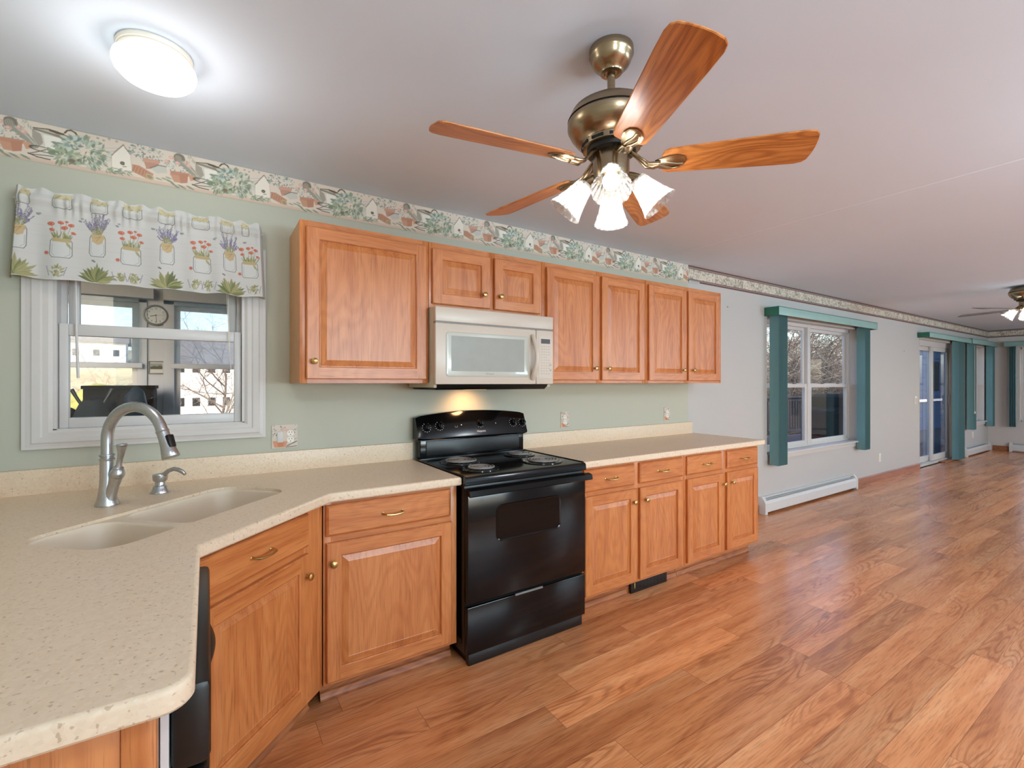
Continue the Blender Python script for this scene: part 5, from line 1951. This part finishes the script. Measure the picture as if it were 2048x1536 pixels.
blob(bg2, (-.422, 4.22, 1.208), (.066, .075, .128), 5, 4, .10, 1.1005)
o = tag(bg2.build('tarp_bundle', M['bluecloth']), 'dark blue folded tarp bundle on top of the porch bags', 'tarp')
bg2 = MB()
blob(bg2, (-.855, 4.23, 1.160), (.115, .085, .080), 8, 4, .12, 1.1005)
tag(bg2.build('duffel_bag', M['cover']), 'low black bag at the left end of the porch bin', 'bag')
t = thing('folded_stool', 'charcoal folding camp stool with two upright stick handles, nearest porch item', 'stool', (-.622, 4.02, -.02))
mb = MB()
mb.loft([[(-.13, -.02, .62), (.15, -.02, .62), (.15, .03, .62), (-.13, .03, .62)], [(-.118, -.03, 1.04), (.124, -.03, 1.04), (.124, .03, 1.04), (-.118, .03, 1.04)],
         [(-.083, -.03, 1.20), (.088, -.03, 1.20), (.088, .02, 1.20), (-.083, .02, 1.20)], [(-.062, -.026, 1.25), (.066, -.026, 1.25), (.066, .016, 1.25), (-.062, .016, 1.25)], [(-.044, -.018, 1.276), (.046, -.018, 1.274), (.046, .010, 1.274), (-.044, .010, 1.276)]], 0, True, True, True)
mb.build('cover', M['darkcloth'], t)
for sx in (-1, 1):
    MB().tube([(sx * .048, 0, 1.24), (sx * .078, 0, 1.30), (sx * .100, 0, 1.350)], [.0085, .0095, .012], 10).build('handle', M['blackmat'], t)
    MB().tube([(sx * .10, 0, .64), (sx * .14, -.01, 0.002)], .012, 10).build('leg', M['blackmat'], t)
    MB().tube([(sx * .10, .02, .64), (-sx * .10, .05, 0.002)], .012, 10).build('leg', M['blackmat'], t)

# ------------------------------------------------------------------ outdoors: deck, railing, covered grill
struct('deck_floor', MB().box(2.6, 26.0, W + T + .01, 6.6, -.16, -.06), M['deck'])


def railing(label, x0, x1, y, mat):
    t = thing('deck_railing', label, 'railing', (0, 0, 0))
    MB().box(x0, x1, y - .07, y + .07, .96, 1.0, 0, .004).build('top_rail', mat, t)
    b = MB().box(x0, x1, y - .02, y + .02, .88, .96).box(x0, x1, y - .02, y + .02, .03, .11)
    b.build('side_rail', mat, t)
    n = int((x1 - x0) / .14)
    bal = MB()
    for k in range(n):
        x = x0 + .07 + k * .14
        bal.box(x - .018, x + .018, y - .018, y + .018, .11, .90)
    bal.build('balusters', mat, t)
    for x in np.arange(x0, x1 + .1, 1.9):
        MB().box(x - .045, x + .045, y - .05, y + .05, -.06, 1.06, 0, .003).build('post', mat, t)
    return t


railing('shade-dark navy deck railing outside the wide window', 5.0, 25.8, 6.45, M['rail'])


def grill(label, loc, w):
    t = thing('covered_grill', label, 'grill', loc, 0)
    prof = [(-w / 2, 0), (w / 2, 0), (w / 2 + .01, .55), (w / 2 - .02, .86), (w * .30, .93), (w * .26, 1.13), (w * .18, 1.19), (-w * .18, 1.19), (-w * .26, 1.13), (-w * .30, .93), (-w / 2 + .02, .86), (-w / 2 - .01, .55)]
    MB().loft([[(x * .97, -.30, z) for x, z in prof], [(x, -.27, z) for x, z in prof], [(x, .27, z) for x, z in prof], [(x * .97, .30, z) for x, z in prof]], 0, True, True, True).build('cover', M['cover'], t)
    MB().tube([(-w / 2 - .006, -.31, .80), (0, -.312, .83), (w / 2 + .006, -.31, .80)], .008, 6).build('drawstring', M['darkcloth'], t)
    return t


grill('black covered grill on the deck outside the wide window', (11.4, 4.6, -.06), 1.9)
t = thing('patio_chair', 'dark deck armchair seen through the patio door glass', 'chair', (15.0, 5.0, -.06), R_(160))
MB().box(-.28, .28, -.27, .27, .40, .45, 0, .01).build('seat', M['cover'], t)
MB().box(-.28, .28, .24, .29, .45, 1.05, 0, .01).build('backrest', M['cover'], t)
for sx in (-.26, .26):
    MB().box(sx - .03, sx + .03, -.27, .27, .62, .66).build('armrest', M['cover'], t)
    for sy in (-.24, .24): MB().box(sx - .02, sx + .02, sy - .02, sy + .02, 0, .62).build('leg', M['cover'], t)

# terrain: falls away behind the house, then climbs to a hillside
xs, ys = np.linspace(-130, 230, 73), np.concatenate([np.linspace(5.2, 40, 16), np.linspace(46, 210, 24)])


def ground_z(x, y):
    d = math.hypot(x * .6, y)
    k = min(1, max(0, (d - 20) / 130))
    z = -3.0 + 12.5 * k * k * (3 - 2 * k)
    return z + .5 * math.sin(x * .07) * math.cos(y * .05) * min(1, max(0, (d - 8) / 30))


vv = [(x, y, ground_z(x, y)) for y in ys for x in xs]
nx = len(xs)
ff = [(j * nx + i, j * nx + i + 1, (j + 1) * nx + i + 1, (j + 1) * nx + i) for j in range(len(ys) - 1) for i in range(nx - 1)]
struct('ground', MB().add(vv, ff, 0, True), M['lawn'])


def house(label, x, y, w, d, h, rz, wall, roof, windows=3, ws=.5):
    t = thing('house', label, 'house', (x, y, ground_z(x, y) - .3), R_(rz))
    MB().box(-w / 2, w / 2, -d / 2, d / 2, 0, h).build('walls', wall, t)
    rh = d * .33
    b = MB().prism([(-d / 2 - .4, h - .1), (0, h + rh), (d / 2 + .4, h - .1), (d / 2 + .4, h + .08), (0, h + rh + .25), (-d / 2 - .4, h + .08)], 0, -w / 2 - .4, w / 2 + .4)
    b.build('roof', roof, t)
    MB().prism([(-d / 2, h), (d / 2, h), (0, h + rh)], 0, -w / 2 + .01, w / 2 - .01).build('gable', wall, t)
    for k in range(windows):
        x_ = -w / 2 + w * (k + .5) / windows
        for z_ in ((1.2, 2.5) if h < 4 else (1.0, 2.3)), ((3.8, 5.0) if h >= 4 else None):
            if z_: MB().box(x_ - ws, x_ + ws, -d / 2 - .03, -d / 2 + .02, z_[0], z_[0] + (z_[1] - z_[0]) * min(1, ws * 2)).build('window', M['dark'], t)
    return t


house('white house on the hillside, left pane of the sink window', -13.5, 92, 6.5, 7, 3.2, 4, M['siding'], M['roof'], 3, .35)
house('white cottage on the hillside, right pane of the sink window, highest one', -2.0, 92, 9, 7, 3.2, -8, M['siding'], M['siding'], 2)
house('pale two-storey house low in the right pane of the sink window', -1.6, 50, 6.5, 6, 4.6, 6, M['siding'], M['roof'], 6, .27)
house('small white house by the right edge of the sink window', 5.2, 70, 6, 5, 3.0, 0, M['siding'], M['roof'], 2)
t = thing('shade_backdrop', 'added shade-dark navy shed on the far end of the deck, seen through the patio door', 'backdrop', (20.4, 5.6, -.06))  # added stand-in; its navy carries the shade on the neighbouring house
b = MB()
for k in range(14): b.prism([(-.55 - .018, k * .2), (-.55, k * .2 + .2), (.55, k * .2 + .2), (.55, k * .2)], 0, -3.4, 3.4)
b.build('walls', plain('shade_navy_siding', (38, 58, 92), 0.6, var=0.06), t)
MB().prism([(-.75, 2.75), (0, 3.3), (.75, 2.75), (.75, 2.83), (0, 3.4), (-.75, 2.83)], 0, -3.6, 3.6).build('roof', M['roof'], t)
for xx in (-3.42, 3.38): MB().box(xx, xx + .08, -.60, -.53, 0, 2.8).build('corner_trim', M['siding'], t)
MB().box(-3.4, 3.4, -.60, -.565, .86, .93).build('trim_band', M['siding'], t)
MB().box(-1.6, -.9, -.60, -.56, 1.2, 2.1).build('window', M['dark'], t)


# bare trees
def bare_tree(seed, height, spread, levels, mat, twig=.004, nb=4, base=.10):
    rn = random.Random(seed)
    mb = MB()

    def grow(p0, d, L, r, lev):
        n = 4
        pts, q, dd = [p0], Vector(p0), Vector(d)
        for k in range(n):
            dd = (dd + Vector((rn.gauss(0, .14), rn.gauss(0, .14), rn.gauss(.03, .10)))).normalized()
            q = q + dd * (L / n)
            pts.append(q[:])
        mb.tube(pts, [max(twig, r * (1 - .55 * k / n)) for k in range(n + 1)], 5 if lev < 2 else 3, 0, False)
        if lev >= levels: return
        m = nb + (1 if lev else 2)
        for k in range(m):
            t = .25 + .75 * (k + rn.random()) / m
            i = min(n - 1, int(t * n))
            a, b_ = Vector(pts[i]), Vector(pts[i + 1])
            s = a.lerp(b_, t * n - i)
            out = Vector((rn.gauss(0, 1), rn.gauss(0, 1), rn.gauss(.15, .5))).normalized()
            nd = (dd * (1 - spread) + out * spread).normalized()
            grow(s[:], nd, L * rn.uniform(.45, .72), max(twig, r * .45), lev + 1)
    grow((0, 0, 0), (0, 0, 1), height * .62, base, 0)
    return mb.mesh('bare_tree', [mat])


TV = [bare_tree(1, 9, .55, 4, M['bark'], .006, 4, .13), bare_tree(5, 8, .62, 4, M['bark2'], .006, 4, .10), bare_tree(9, 5.6, .75, 3, M['bark'], .007, 7, .05), bare_tree(12, 5.0, .8, 3, M['bark2'], .007, 8, .04)]


def tree(mesh, x, y, s, rz, label, group, z=None):
    o = bpy.data.objects.new('bare_tree', mesh)
    o.location = (x, y, (ground_z(x, y) if z is None else z) - .1)
    o.scale = (s, s, s)
    o.rotation_euler = (0, 0, rz)
    col.objects.link(o)
    return tag(o, label, 'tree', group)


rt = random.Random(21)
for k in range(40):
    u = 1545 + 165 * ((k * .618) % 1.0)
    ang = math.atan((u - 1024) / 933.7) + R_(33.16)
    low = k >= 8
    dist = rt.uniform(26, 40) if low else rt.uniform(30, 46)
    x, y = dist * math.sin(ang), dist * math.cos(ang)
    tree(TV[2 + k % 2] if low else TV[k % 2], x, y, rt.uniform(1.0, 1.5) if low else rt.uniform(.9, 1.3), rt.uniform(0, 6), ('tangled bare shrub' if low else 'tall bare winter tree') + ' in the thicket behind the deck railing', 'thicket shrubs' if low else 'thicket trees')
for k in range(4):
    tree(TV[2 + k % 2], XR + rt.uniform(13, 17), rt.uniform(.8, 3.4), 1.1, rt.uniform(0, 6), 'bare shrub outside the far end window', 'shrubs past the end window', -2.5)
tree(TV[0], .9, 33, .85, 1.0, 'tall bare tree rising in the right pane of the sink window', None)
tree(TV[1], .2, 34, .9, 2.2, 'pale bare tree further back in the right pane of the sink window', None)
tree(TV[1], -5.2, 42, .8, .4, 'pale bare tree in the left pane of the sink window, near the post', None)
hb = MB()
blob(hb, (0, 0, 0), (1.9, 1.3, 1.7), 4, 4, .12)
o = hb.build('hedge', M['hedge'])
o.location = (-6.1, 40, ground_z(-6.1, 40) + 1.5)
tag(o, 'olive green hedge in the left pane of the sink window', 'hedge')
# far side of the end window: a neighbour's wall low down
t = house('grey house beyond the far end window', XR + 16, 2.5, 6, 9, 3.0, 90, M['siding2'], M['roof'], 2)
t.location.z = -2.6

# the thing that belongs to the range is one thing; small clean-up of names for the light rig is not needed
